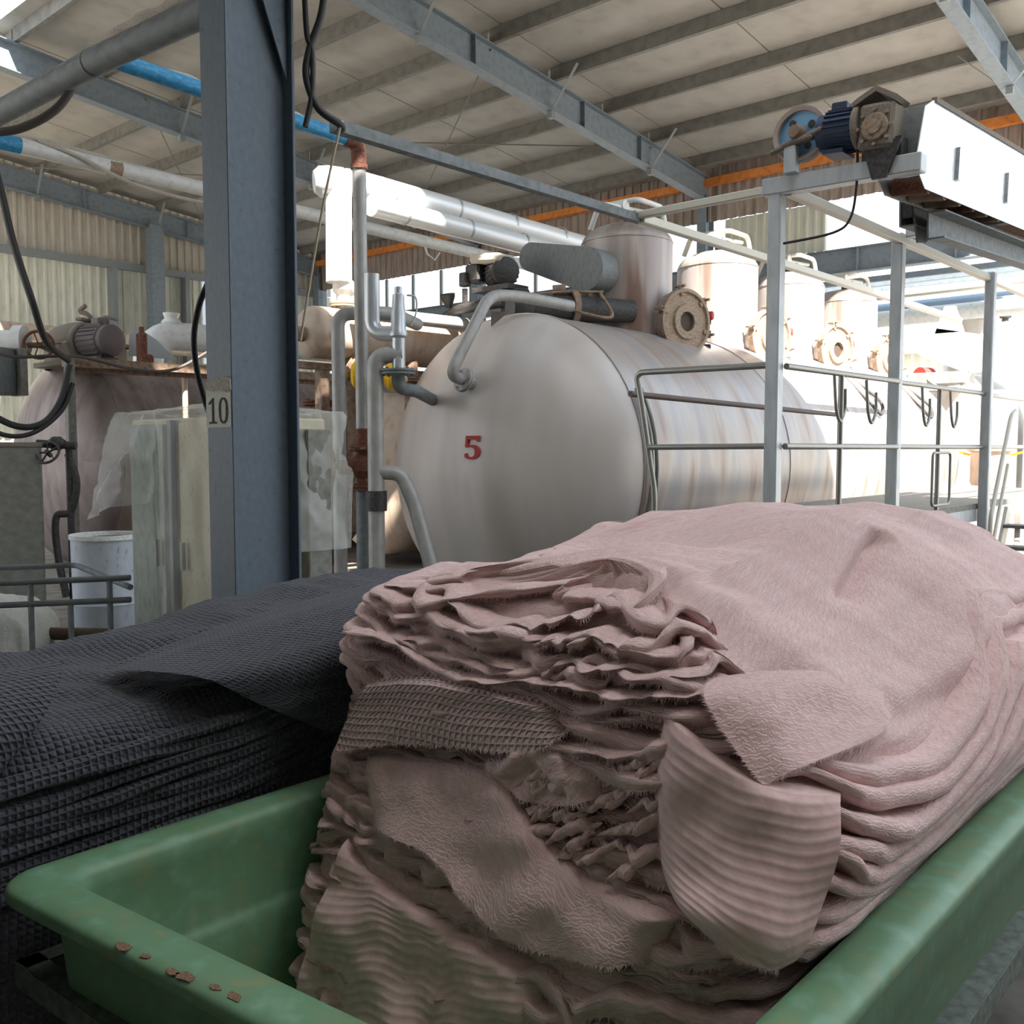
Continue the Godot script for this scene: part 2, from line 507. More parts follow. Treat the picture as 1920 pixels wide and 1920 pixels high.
func ibeam(m: MB, a: Vector3, b: Vector3, depth: float, flange_w: float, web := 0.012, fl := 0.018):
	# a and b lie on the underside
	var d := (b - a).normalized()
	var s := d.cross(Vector3.UP).normalized()
	var u := s.cross(d).normalized()
	m.bar(a + u * fl * 0.5, b + u * fl * 0.5, flange_w, fl, Vector3.UP, 0.003)
	m.bar(a + u * (depth - fl * 0.5), b + u * (depth - fl * 0.5), flange_w, fl, Vector3.UP, 0.003)
	m.bar(a + u * depth * 0.5, b + u * depth * 0.5, web, depth - fl * 2.0)

func build_shell():
	var fl := structure("floor", "stained grey concrete floor of the dyeing hall", "floor")
	var m := mb(fl)
	m.box(Vector3(6, -0.1, -8), Vector3(26, 0.2, 30))
	put(m, "slab", M.concrete, fl)
	m = mb(fl)
	m.box(Vector3(16, -0.16, 0), Vector3(120, 0.2, 120))
	put(m, "yard_slab", M.yard, fl, "pale sunlit yard ground outside the hall")
	# gable wall behind the left tank
	var w := structure("wall_gable", "cream corrugated steel gable wall behind the left machines", "wall")
	for i in 17:
		var x := float(i)
		m = mb(w)
		sheet(m, Vector3(x, 0, -21.95), Vector3.RIGHT, Vector3.BACK, 0.995, 5.82, 5.82)
		put(m, "wall_sheet", M.translucent if i in [13, 14] else M.sheet_cream, w)
		m = mb(w)
		sheet(m, Vector3(x, 5.84, -21.93), Vector3.RIGHT, Vector3.BACK, 0.995, eaves(x) + 0.75 - 5.84, eaves(x + 1) + 0.75 - 5.84)
		put(m, "upper_wall_sheet", M.sheet_tan, w)
	m = mb(w)
	m.bar(Vector3(0, 5.83, -21.78), Vector3(16.3, 5.83, -21.78), 0.12, 0.16)
	put(m, "girt", M.girt, w)
	for x in [6.2, 10.62, 12.45, 14.4]:
		m = mb(w)
		m.bar(Vector3(x, 0, -21.78), Vector3(x, 5.75, -21.78), 0.22, 0.12, Vector3.RIGHT)
		put(m, "wall_post", M.girt, w)
	for x in [3.0, 11.55]:
		m = mb(w)
		m.bar(Vector3(x, 0, -21.55), Vector3(x, eaves(x) + 0.1, -21.55), 0.3, 0.32, Vector3.RIGHT)
		put(m, "gable_column", M.rafter, w)
	# near walls of the loading bay, out of view
	w = structure("wall_bay", "dull grey corrugated side wall of the loading bay", "wall")
	for i in 12:
		m = mb(w)
		sheet(m, Vector3(LEAN_X - 1.0 - i, 0, 6.6), Vector3.RIGHT, Vector3.FORWARD, 0.995, 8.4, 8.4)
		put(m, "wall_sheet", M.panel_grey, w)
	w = structure("wall_near", "dull grey corrugated wall at the near end of the hall", "wall")
	for i in range(13, 28):
		m = mb(w)
		sheet(m, Vector3(-4.0, 0, -21.9 + i), Vector3.BACK, Vector3.RIGHT, 0.995, 7.6, 7.6)
		put(m, "wall_sheet", M.panel_grey, w)
	# far eave wall: ribbed fascia, strip of panes, girder, open below
	w = structure("wall_eave", "rust-streaked ribbed fascia with clerestory panes above the far open side", "wall")
	for i in 19:
		var z := -21.9 + i
		m = mb(w)
		sheet(m, Vector3(16.45, 5.92, z), Vector3.BACK, Vector3.LEFT, 0.995, 1.02, 1.02)
		put(m, "fascia_sheet", M.sheet_rust, w)
	for i in 12:
		var z := -21.9 + i * 1.0
		m = mb(w)
		m.box(Vector3(16.45, 5.48, z + 0.5), Vector3(0.02, 0.82, 0.93))
		put(m, "pane", M.glass, w)
		m = mb(w)
		m.box(Vector3(16.45, 5.48, z), Vector3(0.06, 0.86, 0.06))
		put(m, "mullion", M.girt, w)
	for i in 2:
		m = mb(w)
		sheet(m, Vector3(16.45, 5.07, -9.2 + i), Vector3.BACK, Vector3.LEFT, 0.995, 0.84, 0.84, 0.16)
		put(m, "infill_sheet", M.sheet_cream, w)
	m = mb(w)
	ibeam(m, Vector3(16.4, 4.62, -21.9), Vector3(16.4, 4.62, -2.6), 0.42, 0.2)
	for i in 12:
		m.box(Vector3(16.4, 4.83, -21.0 + i * 1.6), Vector3(0.19, 0.38, 0.012))
	put(m, "girder", M.rafter, w)
	m = mb(w)
	m.bar(Vector3(16.3, 6.62, -21.9), Vector3(16.3, 6.62, -2.6), 0.12, 0.14)
	put(m, "eave_beam", M.orange, w, "bright orange painted eave beam")
	for z in [-3.8, -9.6, -15.6, -21.6]:
		m = mb(w)
		ibeam_post(m, Vector3(16.4, 0, z), 6.4)
		put(m, "eave_column", M.rafter, w)

func ibeam_post(m: MB, at: Vector3, h: float):
	for s in [-1, 1]:
		m.box(at + Vector3(s * 0.14, h * 0.5, 0), Vector3(0.014, h, 0.2))
	m.box(at + Vector3(0, h * 0.5, 0), Vector3(0.27, h, 0.01))

func build_roof():
	var roof := structure("ceiling", "cream metal roof panels sloping down to the far eave", "ceiling")
	var edges := [-21.9, -18.9, -15.9, -12.4, -9.3, -6.6, -3.0]
	# panels of the far slope, the near slope, and the lean-to roof over the carts
	for i in edges.size() - 1:
		var z0: float = edges[i] + 0.012
		var z1: float = edges[i + 1] - 0.012
		roof_panel(roof, [5.92, 5.92, 5.92, 5.5, 5.5, 5.2][i], 16.6, z0, z1)
		roof_panel(roof, -4.0, 3.4, z0, z1)
		if i in [3, 4]: roof_panel(roof, 3.4, 5.5, z0, z1)
	for i in 4:
		roof_panel(roof, 5.2, LEAN_X, -3.0 + i * 2.4 + 0.012, -3.0 + (i + 1) * 2.4 - 0.012)
		roof_panel(roof, 2.0, 5.2, -3.0 + i * 2.4 + 0.012, -3.0 + (i + 1) * 2.4 - 0.012, "skylight_panel", M.translucent)
		roof_panel(roof, -4.0, 2.0, -3.0 + i * 2.4 + 0.012, -3.0 + (i + 1) * 2.4 - 0.012)
	# rafters
	var labels := {-3.8: "steel roof rafter in line with the numbered column", -9.55: "steel roof rafter crossing above the tank marked 5", -15.6: "sunlit steel roof rafter behind the dusty grey pipe", -21.6: "steel roof rafter along the top of the gable wall"}
	for z in [-3.8, -9.55, -15.6, -21.6]:
		var t := thing("roof_rafter", labels[z], "rafter", Vector3(5.0, eaves(5.0), z))
		var m := mb(t)
		var a := Vector3(4.5, eaves(4.5), z)
		var b := Vector3(16.35, eaves(16.35), z)
		m.bar(a + Vector3(0, 0.01, 0), b + Vector3(0, 0.01, 0), 0.2, 0.016, Vector3.UP, 0.003)
		put(m, "bottom_flange", M.rafter, t)
		m = mb(t)
		m.bar(a + Vector3(0, 0.44, 0), b + Vector3(0, 0.44, 0), 0.2, 0.016, Vector3.UP, 0.003)
		put(m, "top_flange", M.rafter, t)
		m = mb(t)
		m.bar(a + Vector3(0, 0.225, 0), b + Vector3(0, 0.225, 0), 0.012, 0.42)
		put(m, "web", M.rafter, t)
		for x in [7.0, 9.9, 12.4, 14.0]:
			m = mb(t)
			m.box(Vector3(x, eaves(x) + 0.225, z), Vector3(0.012, 0.41, 0.18))
			put(m, "stiffener", M.rafter, t)
		for x in [8.88, 11.62, 14.36]:
			m = mb(t)
			m.bar(Vector3(x, eaves(x) + 0.02, z + 0.06), Vector3(x - 0.1, eaves(x) + 0.55, z + 0.62), 0.05, 0.006)
			m.bar(Vector3(x, eaves(x) + 0.02, z - 0.06), Vector3(x - 0.1, eaves(x) + 0.55, z - 0.62), 0.05, 0.006)
			m.box(Vector3(x, eaves(x) - 0.05, z + 0.04), Vector3(0.09, 0.1, 0.09))
			put(m, "fly_brace", M.girt, t)
		if z < -4:
			m = mb(t)
			var c := Vector3(4.5, eaves(4.5), z)
			m.bar(c, Vector3(-4, eaves(-4), z), 0.2, 0.016)
			m.bar(c + Vector3(0, 0.44, 0), Vector3(-4, eaves(-4) + 0.44, z), 0.2, 0.016)
			m.bar(c + Vector3(0, 0.225, 0), Vector3(-4, eaves(-4) + 0.225, z), 0.012, 0.42)
			put(m, "near_slope_beam", M.rafter, t)
	# purlins, one C-section for each bay
	for k in 8:
		var x := 6.14 + 1.37 * k
		var zz := [-21.6, -15.6, -9.55, -3.0]
		for i in 3:
			var m := MB.new(Vector3(x, eaves(x) + 0.46, zz[i]))
			var a := Vector3(x, eaves(x) + 0.46, zz[i] + 0.02)
			var b := Vector3(x, eaves(x) + 0.46, zz[i + 1] - 0.02)
			m.bar(a + Vector3(0, 0.1, 0), b + Vector3(0, 0.1, 0), 0.006, 0.2)
			m.bar(a + Vector3(0.035, 0.003, 0), b + Vector3(0.035, 0.003, 0), 0.07, 0.006)
			m.bar(a + Vector3(0.035, 0.197, 0), b + Vector3(0.035, 0.197, 0), 0.07, 0.006)
			m.bar(a + Vector3(0.068, 0.015, 0), b + Vector3(0.068, 0.015, 0), 0.006, 0.03)
			var nth: String = ["eighth", "seventh", "sixth", "fifth", "fourth", "third", "second", "first"][k]
			var bay: String = ["bay against gable wall", "bay behind tank marked 5", "bay beside numbered column"][i]
			solo(m, "purlin", M.purlin, "grey purlin, %s from the orange eave beam, %s" % [nth, bay], "purlin", "roof purlins")
	for a in [[8.2, 12.8, -15.5, -21.4], [12.8, 8.2, -15.5, -21.4], [10.25, 14.4, -9.5, -15.5], [14.4, 10.25, -9.5, -15.5]]:
		var p := Vector3(a[0], eaves(a[0]) + 0.38, a[2])
		var q := Vector3(a[1], eaves(a[1]) + 0.38, a[3])
		var m := MB.new(p)
		m.tube([p, q], 0.012, 6)
		solo(m, "brace_rod", M.purlin, "thin diagonal roof brace rod %s, falling towards the %s" % ["beside the gable wall" if a[2] < -12 else "above the mauve tank", "eave with distance" if a[0] < a[1] else "ridge with distance"], "brace rod", "roof brace rods")

const LEAN_X := 7.6

func roof_panel(roof: Node3D, x0: float, x1: float, z0: float, z1: float, called := "roof_panel", look: Material = null):
	var m := mb(roof)
	var h := 0.665
	var a := [Vector3(x0, eaves(x0) + h, z0), Vector3(x1, eaves(x1) + h, z0), Vector3(x1, eaves(x1) + h, z1), Vector3(x0, eaves(x0) + h, z1)]
	var u := Vector3(0, 0.08 if look == null else 0.012, 0)
	m.quad(a[3], a[2], a[1], a[0])
	if look == null: m.quad(a[0] + u, a[1] + u, a[2] + u, a[3] + u)
	for i in (4 if look == null else 0):
		var j := (i + 1) % 4
		m.quad(a[i], a[j], a[j] + u, a[i] + u)
	put(m, called, look if look else M.roof, roof)
	m = mb(roof)
	var s := Vector3(0, 0, 0.02)
	var e: float = z1 + 0.012
	m.bar(Vector3(x0, eaves(x0) + h + 0.06, e), Vector3(x1, eaves(x1) + h + 0.06, e), 0.05, 0.1)
	put(m, "roof_seam", M.roof_seam, roof)

# ---------------------------------------------------------------- green cart
const CART_Z0 := -1.755
const CART_Z1 := -0.475
const CART_X1 := 3.38

func cart_near(z: float) -> float:
	return 0.60 + 0.11 * (z + 1.75)

func cart_ring(inset: float, y: float, radius := 0.08) -> Array:
	var z0 := CART_Z0 + inset
	var z1 := CART_Z1 - inset
	var r: float = maxf(radius - inset * 0.35, 0.02)
	var wid := z1 - z0
	var lng := CART_X1 - inset - (0.60 + inset)
	var loop := []
	for c in [[r, r, 270.0], [r, wid - r, 180.0], [lng - r, wid - r, 90.0], [lng - r, r, 0.0]]:
		for k in 7:
			var a := deg_to_rad(c[2] - 15.0 * k)
			loop.append(Vector2(c[0] + cos(a) * r, c[1] + sin(a) * r))
	var pts := []
	for i in loop.size():
		var p: Vector2 = loop[i]
		var q: Vector2 = loop[(i + 1) % loop.size()]
		var n := 10 if p.distance_to(q) > 0.3 else 1
		for k in n:
			var e := p.lerp(q, float(k) / n)
			var z: float = z0 + e.y
			pts.append(Vector3(lerp(cart_near(z) + inset, CART_X1 - inset, e.x / lng), y, z))
	return pts

func build_carts():
	var t := thing("laundry_cart", "green plastic tub cart holding the pink fabric pile", "cart", Vector3(2.0, 0, -1.1))
	var m := mb(t)
	var rows := []
	for p in [[0.14, 0.24], [0.085, 0.60], [0.078, 0.615], [0.062, 0.80], [0.05, 0.826], [0.002, 0.822], [0.0, 0.826], [0.0, 0.842], [0.006, 0.849], [0.03, 0.852], [0.07, 0.851], [0.086, 0.847], [0.094, 0.836], [0.10, 0.81], [0.112, 0.68], [0.122, 0.668], [0.134, 0.655], [0.15, 0.45], [0.19, 0.275], [0.25, 0.26]]:
		rows.append(cart_ring(p[0], p[1]))
	m.grid(rows, [], true)
	m.quad(Vector3(0.85, 0.262, -1.5), Vector3(3.13, 0.262, -1.5), Vector3(3.13, 0.262, -0.72), Vector3(0.85, 0.262, -0.72))
	m.quad(Vector3(0.74, 0.24, -1.62), Vector3(0.74, 0.24, -0.61), Vector3(3.24, 0.24, -0.61), Vector3(3.24, 0.24, -1.62))
	put(m, "tub", M.cart, t, "scuffed green plastic tub with a wide flat rim")
	# chipped and soiled spots on the rim
	for c in [[0.652, -1.361, 0.02], [0.665, -1.24, 0.016], [0.672, -1.214, 0.022], [0.684, -1.16, 0.014], [0.69, -1.12, 0.018], [0.66, -1.31, 0.012]]:
		m = mb(t)
		var blot := PackedVector2Array()
		for k in 9: blot.append(Vector2(cos(TAU * k / 9.0), 1.8 * sin(TAU * k / 9.0)) * c[2] * rng.randf_range(0.35, 0.6))
		m.prism(blot, Vector3(c[0], 0.8500, c[1]), Vector3.RIGHT, Vector3.BACK, Vector3(0, 0.0016, 0))
		put(m, "scuff_mark", M.scuff, t)
	# carrying frame of angle iron
	var y := 0.64
	var c := [Vector3(0.66, y, -1.80), Vector3(0.74, y, -0.44), Vector3(3.44, y, -0.44), Vector3(3.44, y, -1.80)]
	for i in 4:
		m = mb(t)
		var a: Vector3 = c[i]
		var b: Vector3 = c[(i + 1) % 4]
		m.bar(a, b, 0.006, 0.045)
		var mid: Vector3 = Vector3(2.0, y, -1.15)
		var inw: Vector3 = (b - a).cross(Vector3.UP).normalized()
		if inw.dot(mid - a) < 0: inw = -inw
		m.bar(a + inw * 0.02 + Vector3(0, 0.021, 0), b + inw * 0.02 + Vector3(0, 0.021, 0), 0.04, 0.006)
		put(m, "frame_bar", M.cart_frame, t)
		m = mb(t)
		m.bar(Vector3(a.x, 0.2, a.z) + (mid - a) * 0.03, a + (mid - a) * 0.03, 0.04, 0.04)
		put(m, "frame_post", M.cart_frame, t)
		m = mb(t)
		m.bar(Vector3(a.x, 0.2, a.z), Vector3(b.x, 0.2, b.z), 0.04, 0.04)
		put(m, "base_bar", M.cart_frame, t)
		m = mb(t)
		var w: Vector3 = Vector3(a.x, 0.075, a.z) + (mid - a) * Vector3(0.08, 0, 0.08)
		m.cyl(w + Vector3(0, 0, -0.02), w + Vector3(0, 0, 0.02), 0.075, 18, 0.008)
		m.box(w + Vector3(0, 0.1, 0), Vector3(0.08, 0.05, 0.06))
		put(m, "caster", M.caster, t)

# ---------------------------------------------------------------- pink pile
var XF := [Vector2(0.40, 1.02), Vector2(0.55, 1.07), Vector2(0.70, 1.12), Vector2(0.85, 1.19), Vector2(1.0, 1.27), Vector2(1.15, 1.31), Vector2(1.25, 1.34), Vector2(1.33, 1.40), Vector2(1.40, 1.56)]
var ZL := [Vector2(0.40, -1.55), Vector2(0.85, -1.64), Vector2(1.0, -1.68), Vector2(1.2, -1.70), Vector2(1.3, -1.70), Vector2(1.36, -1.64), Vector2(1.40, -1.3)]
var ZR := [Vector2(0.40, -0.68), Vector2(0.80, -0.64), Vector2(0.90, -0.585), Vector2(1.0, -0.55), Vector2(1.1, -0.58), Vector2(1.18, -0.66), Vector2(1.26, -0.74), Vector2(1.34, -0.86), Vector2(1.40, -1.02)]
var CH := [Vector2(1.3, 1.34), Vector2(1.5, 1.345), Vector2(1.62, 1.365), Vector2(1.75, 1.335), Vector2(2.03, 1.36), Vector2(2.4, 1.455), Vector2(2.65, 1.425), Vector2(2.82, 1.38), Vector2(3.05, 1.40), Vector2(3.3, 1.39)]
const PILE_XB := 3.3

func pile_raw(s: float, x0: float, zl: float, zr: float) -> Vector2:
	if s < 1.0: return Vector2(lerpf(PILE_XB, x0, s), zl)
	if s < 2.0: return Vector2(x0, lerpf(zl, zr, s - 1.0))
	return Vector2(lerpf(x0, PILE_XB, s - 2.0), zr)

func pile_pt(s: float, y: float) -> Vector3:
	var x0 := table(XF, y)
	var zl := table(ZL, y)
	var zr := table(ZR, y)
	var p := pile_raw(s, x0, zl, zr)
	for c in [[1.0, 0.06, 0.10], [2.0, 0.14, 0.07]]:
		var lo: float = c[0] - c[1]
		var hi: float = c[0] + c[2]
		if s > lo and s < hi:
			var t: float = (s - lo) / (hi - lo)
			var a := pile_raw(lo, x0, zl, zr)
			var b := pile_raw(c[0], x0, zl, zr)
			var d := pile_raw(hi, x0, zl, zr)
			p = a.lerp(b, t).lerp(b.lerp(d, t), t)
	var yy := y
	if y > 0.95: yy = 0.95 + (y - 0.95) * (table(CH, p.x) - 0.95) / 0.45
	return Vector3(p.x, yy, p.y)

func pile_out(s: float, y: float) -> Vector3:
	var a := pile_pt(s + 0.01, y) - pile_pt(s - 0.01, y)
	return Vector3(a.z, 0, -a.x).normalized() * -1.0

func nz(n: FastNoiseLite, a: float, b: float) -> float:
	return n.get_noise_2d(a * 100.0, b * 100.0)

func fringe(m: MB, edge: Array, dirs: Array, uvs: Array, length: float):
	# loose threads along a cut edge
	m.flat()
	for i in edge.size() - 1:
		var gap: Vector3 = edge[i + 1] - edge[i]
		for k in 3:
			var a: Vector3 = edge[i] + gap * (k / 3.0)
			var b: Vector3 = a + gap * 0.26
			var l := length * rng.randf_range(0.35, 1.25)
			var tip: Vector3 = (a + b) * 0.5 + dirs[i] * l + gap * rng.randf_range(-0.8, 0.8) + Vector3(rng.randf_range(-1, 1), rng.randf_range(-1, 1), rng.randf_range(-1, 1)) * length * 0.25
			m.st.set_uv(uvs[i]); m.st.add_vertex(a - m.o)
			m.st.set_uv(uvs[i]); m.st.add_vertex(b - m.o)
			m.st.set_uv(uvs[i]); m.st.add_vertex(tip - m.o)

func patch(ctrl: Array, nu: int, nv: int, ripple: float, rf: float, n: FastNoiseLite, out: Vector3, sd: float) -> Array:
	# smooth sheet through rows of control points
	var rows := []
	var cols := []
	for r in ctrl: cols.append(spline(r, nu))
	var w: int = cols[0].size()
	var vert := []
	for k in w:
		var line := []
		for r in cols: line.append(r[k])
		vert.append(spline(line, nv))
	for i in vert[0].size():
		var row := []
		for k in w:
			var p: Vector3 = vert[k][i]
			var amt := nz(n, p.z * rf + sd, p.y * rf * 1.3) * ripple
			row.append(p + out * amt)
		rows.append(row)
	return rows

func metres(rows: Array, turn := 0.0) -> Array:
	# texture coordinates measured along the cloth
	var uvs := []
	for i in rows.size():
		var line := []
		var u := 0.0
		var v := 0.0
		for k in rows[i].size():
			if k > 0: u += (rows[i][k] - rows[i][k - 1]).length()
			v = 0.0 if i == 0 else uvs[i - 1][k].y + (rows[i][k] - rows[i - 1][k]).length()
			line.append(Vector2(u, v))
		uvs.append(line)
	if turn != 0.0:
		for l in uvs:
			for k in l.size(): l[k] = l[k].rotated(turn)
	return uvs

func build_pink_pile():
	var pinks := [c8(210, 173, 169), c8(218, 185, 181), c8(224, 195, 191)]
	cloth("pink_gauze", pinks, weave_tile(256, 16, "crinkle", 5), 7.0, 0.25)
	cloth("pink_waffle", pinks, weave_tile(128, 8, "waffle", 6), 8.2, 1.1)
	cloth("pink_rib", pinks, weave_tile(128, 8, "rib", 7), 7.0, 0.14)
	var t := thing("fabric_pile", "tall heap of plaited pink waffle and gauze fabric with frayed edges", "fabric pile", Vector3(2.0, 0.26, -1.1))
	var n := FastNoiseLite.new()
	n.seed = 12
	n.frequency = 0.01
	n.fractal_octaves = 2
	# body of the heap, smooth where the topmost length of cloth lies over it
	var ns := 600
	var ny := 110
	var rows := []
	for j in ny + 1:
		var y := lerpf(0.40, 1.40, float(j) / ny)
		var row := []
		for i in ns + 1:
			var s := lerpf(0.25, 2.98, float(i) / ns)
			var top := smoothstep(1.95, 2.2, s) * smoothstep(1.08, 1.16, y)
			top = maxf(top, smoothstep(1.36, 1.395, y))
			var p := pile_pt(s, y)
			var o := pile_out(s, y)
			var d := lerpf(-0.035 - 0.02 * smoothstep(1.1, 1.15, y), 0.0, top)
			var w := nz(n, s * 2.2, y * 2.5) * 0.03 + nz(n, s * 9.0 + y * 4.0, y * 3.0) * 0.008
			d += w * (0.35 + 0.65 * top)
			# long soft folds sweeping down the right side
			var fold := smoothstep(2.1, 2.35, s) * smoothstep(0.95, 1.12, y)
			d += fold * 0.014 * sin((y + 0.10 * sin((s - 2.0) * 4.2)) * 62.0 + s * 5.0) * (1.0 - smoothstep(1.12, 1.24, y))
			# pulled crease on the top sheet
			var q := Vector2(p.x, p.z)
			var ca := Vector2(1.967, -0.82)
			var cb := Vector2(2.40, -0.872)
			var f := clampf((q - ca).dot(cb - ca) / (cb - ca).length_squared(), 0.0, 1.0)
			var dist := q.distance_to(ca.lerp(cb, f))
			if s > 2.0: d -= 0.045 * exp(-dist * dist / 0.0004) * smoothstep(0.0, 0.3, f + 0.05)
			row.append(p + (o * 0.8 + Vector3.UP * 0.6 * top) * d)
		rows.append(row)
	var m := mb(t)
	m.grid(rows, metres(rows))
	# closing top sheet between the two long edges
	var cap := []
	var last: Array = rows[ny]
	var half := int(ns / 2.0)
	for j in 13:
		var k := j / 12.0
		var line := []
		for i in half + 1:
			var a: Vector3 = last[i]
			var b: Vector3 = last[ns - i]
			var p := a.lerp(b, k)
			p.y += 0.02 * sin(k * PI) + nz(n, p.x * 2.0, p.z * 2.0) * 0.03 * sin(k * PI)
			line.append(p)
		cap.append(line)
	m.grid(cap, metres(cap))
	put(m, "heap_body", M.pink_gauze, t, "smooth pink gauze laid over the heap")
	# the plaited layers: cut edges to the front, folded loops along the sides
	var ys := []
	var yy := 0.50
	while yy < 1.392:
		ys.append(yy)
		yy += 0.026 if yy < 0.8 else 0.0195
	for k in ys.size():
		m = mb(t)
		var y0: float = ys[k]
		var kk := k * 3.7
		var cnt := 430
		var lr := []
		var lu := []
		for j in 9: lr.append([]); lu.append([])
		var edge := []
		var dirs := []
		var euv := []
		var upper := smoothstep(1.08, 1.13, y0)
		var amp := rng.randf_range(0.35, 1.15)
		var reach := lerpf(rng.randf_range(-0.004, 0.010), rng.randf_range(0.012, 0.05), upper)
		var droop := lerpf(rng.randf_range(0.008, 0.02), rng.randf_range(0.004, 0.02), upper)
		for i in cnt + 1:
			var s := lerpf(0.55, 2.97, float(i) / cnt)
			var right := smoothstep(1.9, 2.12, s)
			var left := 1.0 - smoothstep(0.98, 1.12, s)
			var fold := maxf(right, left * 0.6)
			var a1 := nz(n, s * 2.2, kk) * 0.04 + nz(n, s * 7.0, kk + 40.0) * lerpf(0.012, 0.008, upper)
			var crumple := smoothstep(1.45, 1.7, s) * (1.0 - smoothstep(2.0, 2.15, s)) * smoothstep(1.2, 1.28, y0)
			a1 += nz(n, s * 9.0, kk + 9.0) * (0.012 * (1.0 - upper) + 0.02 * crumple)
			var sag := -0.035 * sin(PI * clampf(s - 1.0, 0, 1)) * smoothstep(0.9, 1.2, y0)
			sag += (0.05 - 0.15 * sin(PI * clampf((s - 1.95) / 0.62, 0, 1))) * right * smoothstep(0.86, 1.02, y0)
			var y := clampf(y0 + a1 * (1.0 - 0.5 * right) + sag, 0.42, 1.399)
			var p := pile_pt(s, y)
			var o := pile_out(s, y)
			var rf := nz(n, s * lerpf(12.0, 6.0, upper), kk + 77.0)
			var rf2 := nz(n, s * 13.0, kk + 177.0)
			var out := reach + amp * (0.020 * rf + 0.006 * rf2) + 0.014 * crumple * rf2
			# room for the waffle length lying over these layers
			out -= 0.03 * (1.0 - smoothstep(1.45, 1.62, s)) * smoothstep(0.98, 1.02, y0) * (1.0 - smoothstep(1.13, 1.17, y0))
			out = maxf(out, -0.012)
			# along the flank only every second layer stands out, as a full round fold
			out = lerpf(out, (0.036 + 0.016 * nz(n, s * 2.0, kk + 55.0)) if k % 2 == 0 else -0.06, right)
			# the right flank is covered by the top sheet above this level
			var hide := smoothstep(1.98, 2.16, s) * smoothstep(1.16, 1.20, y0)
			out = lerpf(out, -0.06, hide)
			var dl := maxf(droop + lerpf(0.03, 0.016, upper) * nz(n, s * 4.0, kk + 300.0) + 0.006 * rf2, 0.004)
			var slope := smoothstep(1.3, 1.39, y)
			var up := Vector3.UP
			var prof_cut := [Vector2(-0.09, 0.0), Vector2(-0.04, 0.004), Vector2(-0.01, 0.004), Vector2(out * 0.6, 0.003), Vector2(out * 0.95, -0.003), Vector2(out, -dl * 0.25), Vector2(out * 0.97 + 0.004, -dl * 0.5), Vector2(out * 0.92, -dl * 0.75), Vector2(out * 0.86, -dl)]
			var th := lerpf(0.012 + 0.004 * rf, 0.030, right)
			var prof_fold := [Vector2(-0.09, 0.0), Vector2(-0.03, 0.003), Vector2(out * 0.4, 0.004), Vector2(out * 0.85, 0.0), Vector2(out, -th * 0.5), Vector2(out * 0.88, -th), Vector2(out * 0.5, -th * 1.2), Vector2(-0.02, -th * 1.2), Vector2(-0.07, -th)]
			for j in 9:
				var c: Vector2 = prof_cut[j].lerp(prof_fold[j], fold)
				var v := p + o * c.x + up * (c.y - 0.07 * hide)
				lr[j].append(v)
				lu[j].append(Vector2(s * 1.1 + kk, j * 0.02 + k * 0.31))
			if fold < 0.35 and out > 0.0:
				edge.append(lr[8][i])
				dirs.append((Vector3.DOWN * 0.9 + o * 0.5).normalized())
				euv.append(Vector2(s, k))
			elif edge.size() > 1:
				fringe(m, edge, dirs, euv, 0.011)
				edge = []; dirs = []; euv = []
		if edge.size() > 1: fringe(m, edge, dirs, euv, 0.011)
		m.grid(lr, lu)
		put(m, "fold_layer", M.pink_gauze, t)
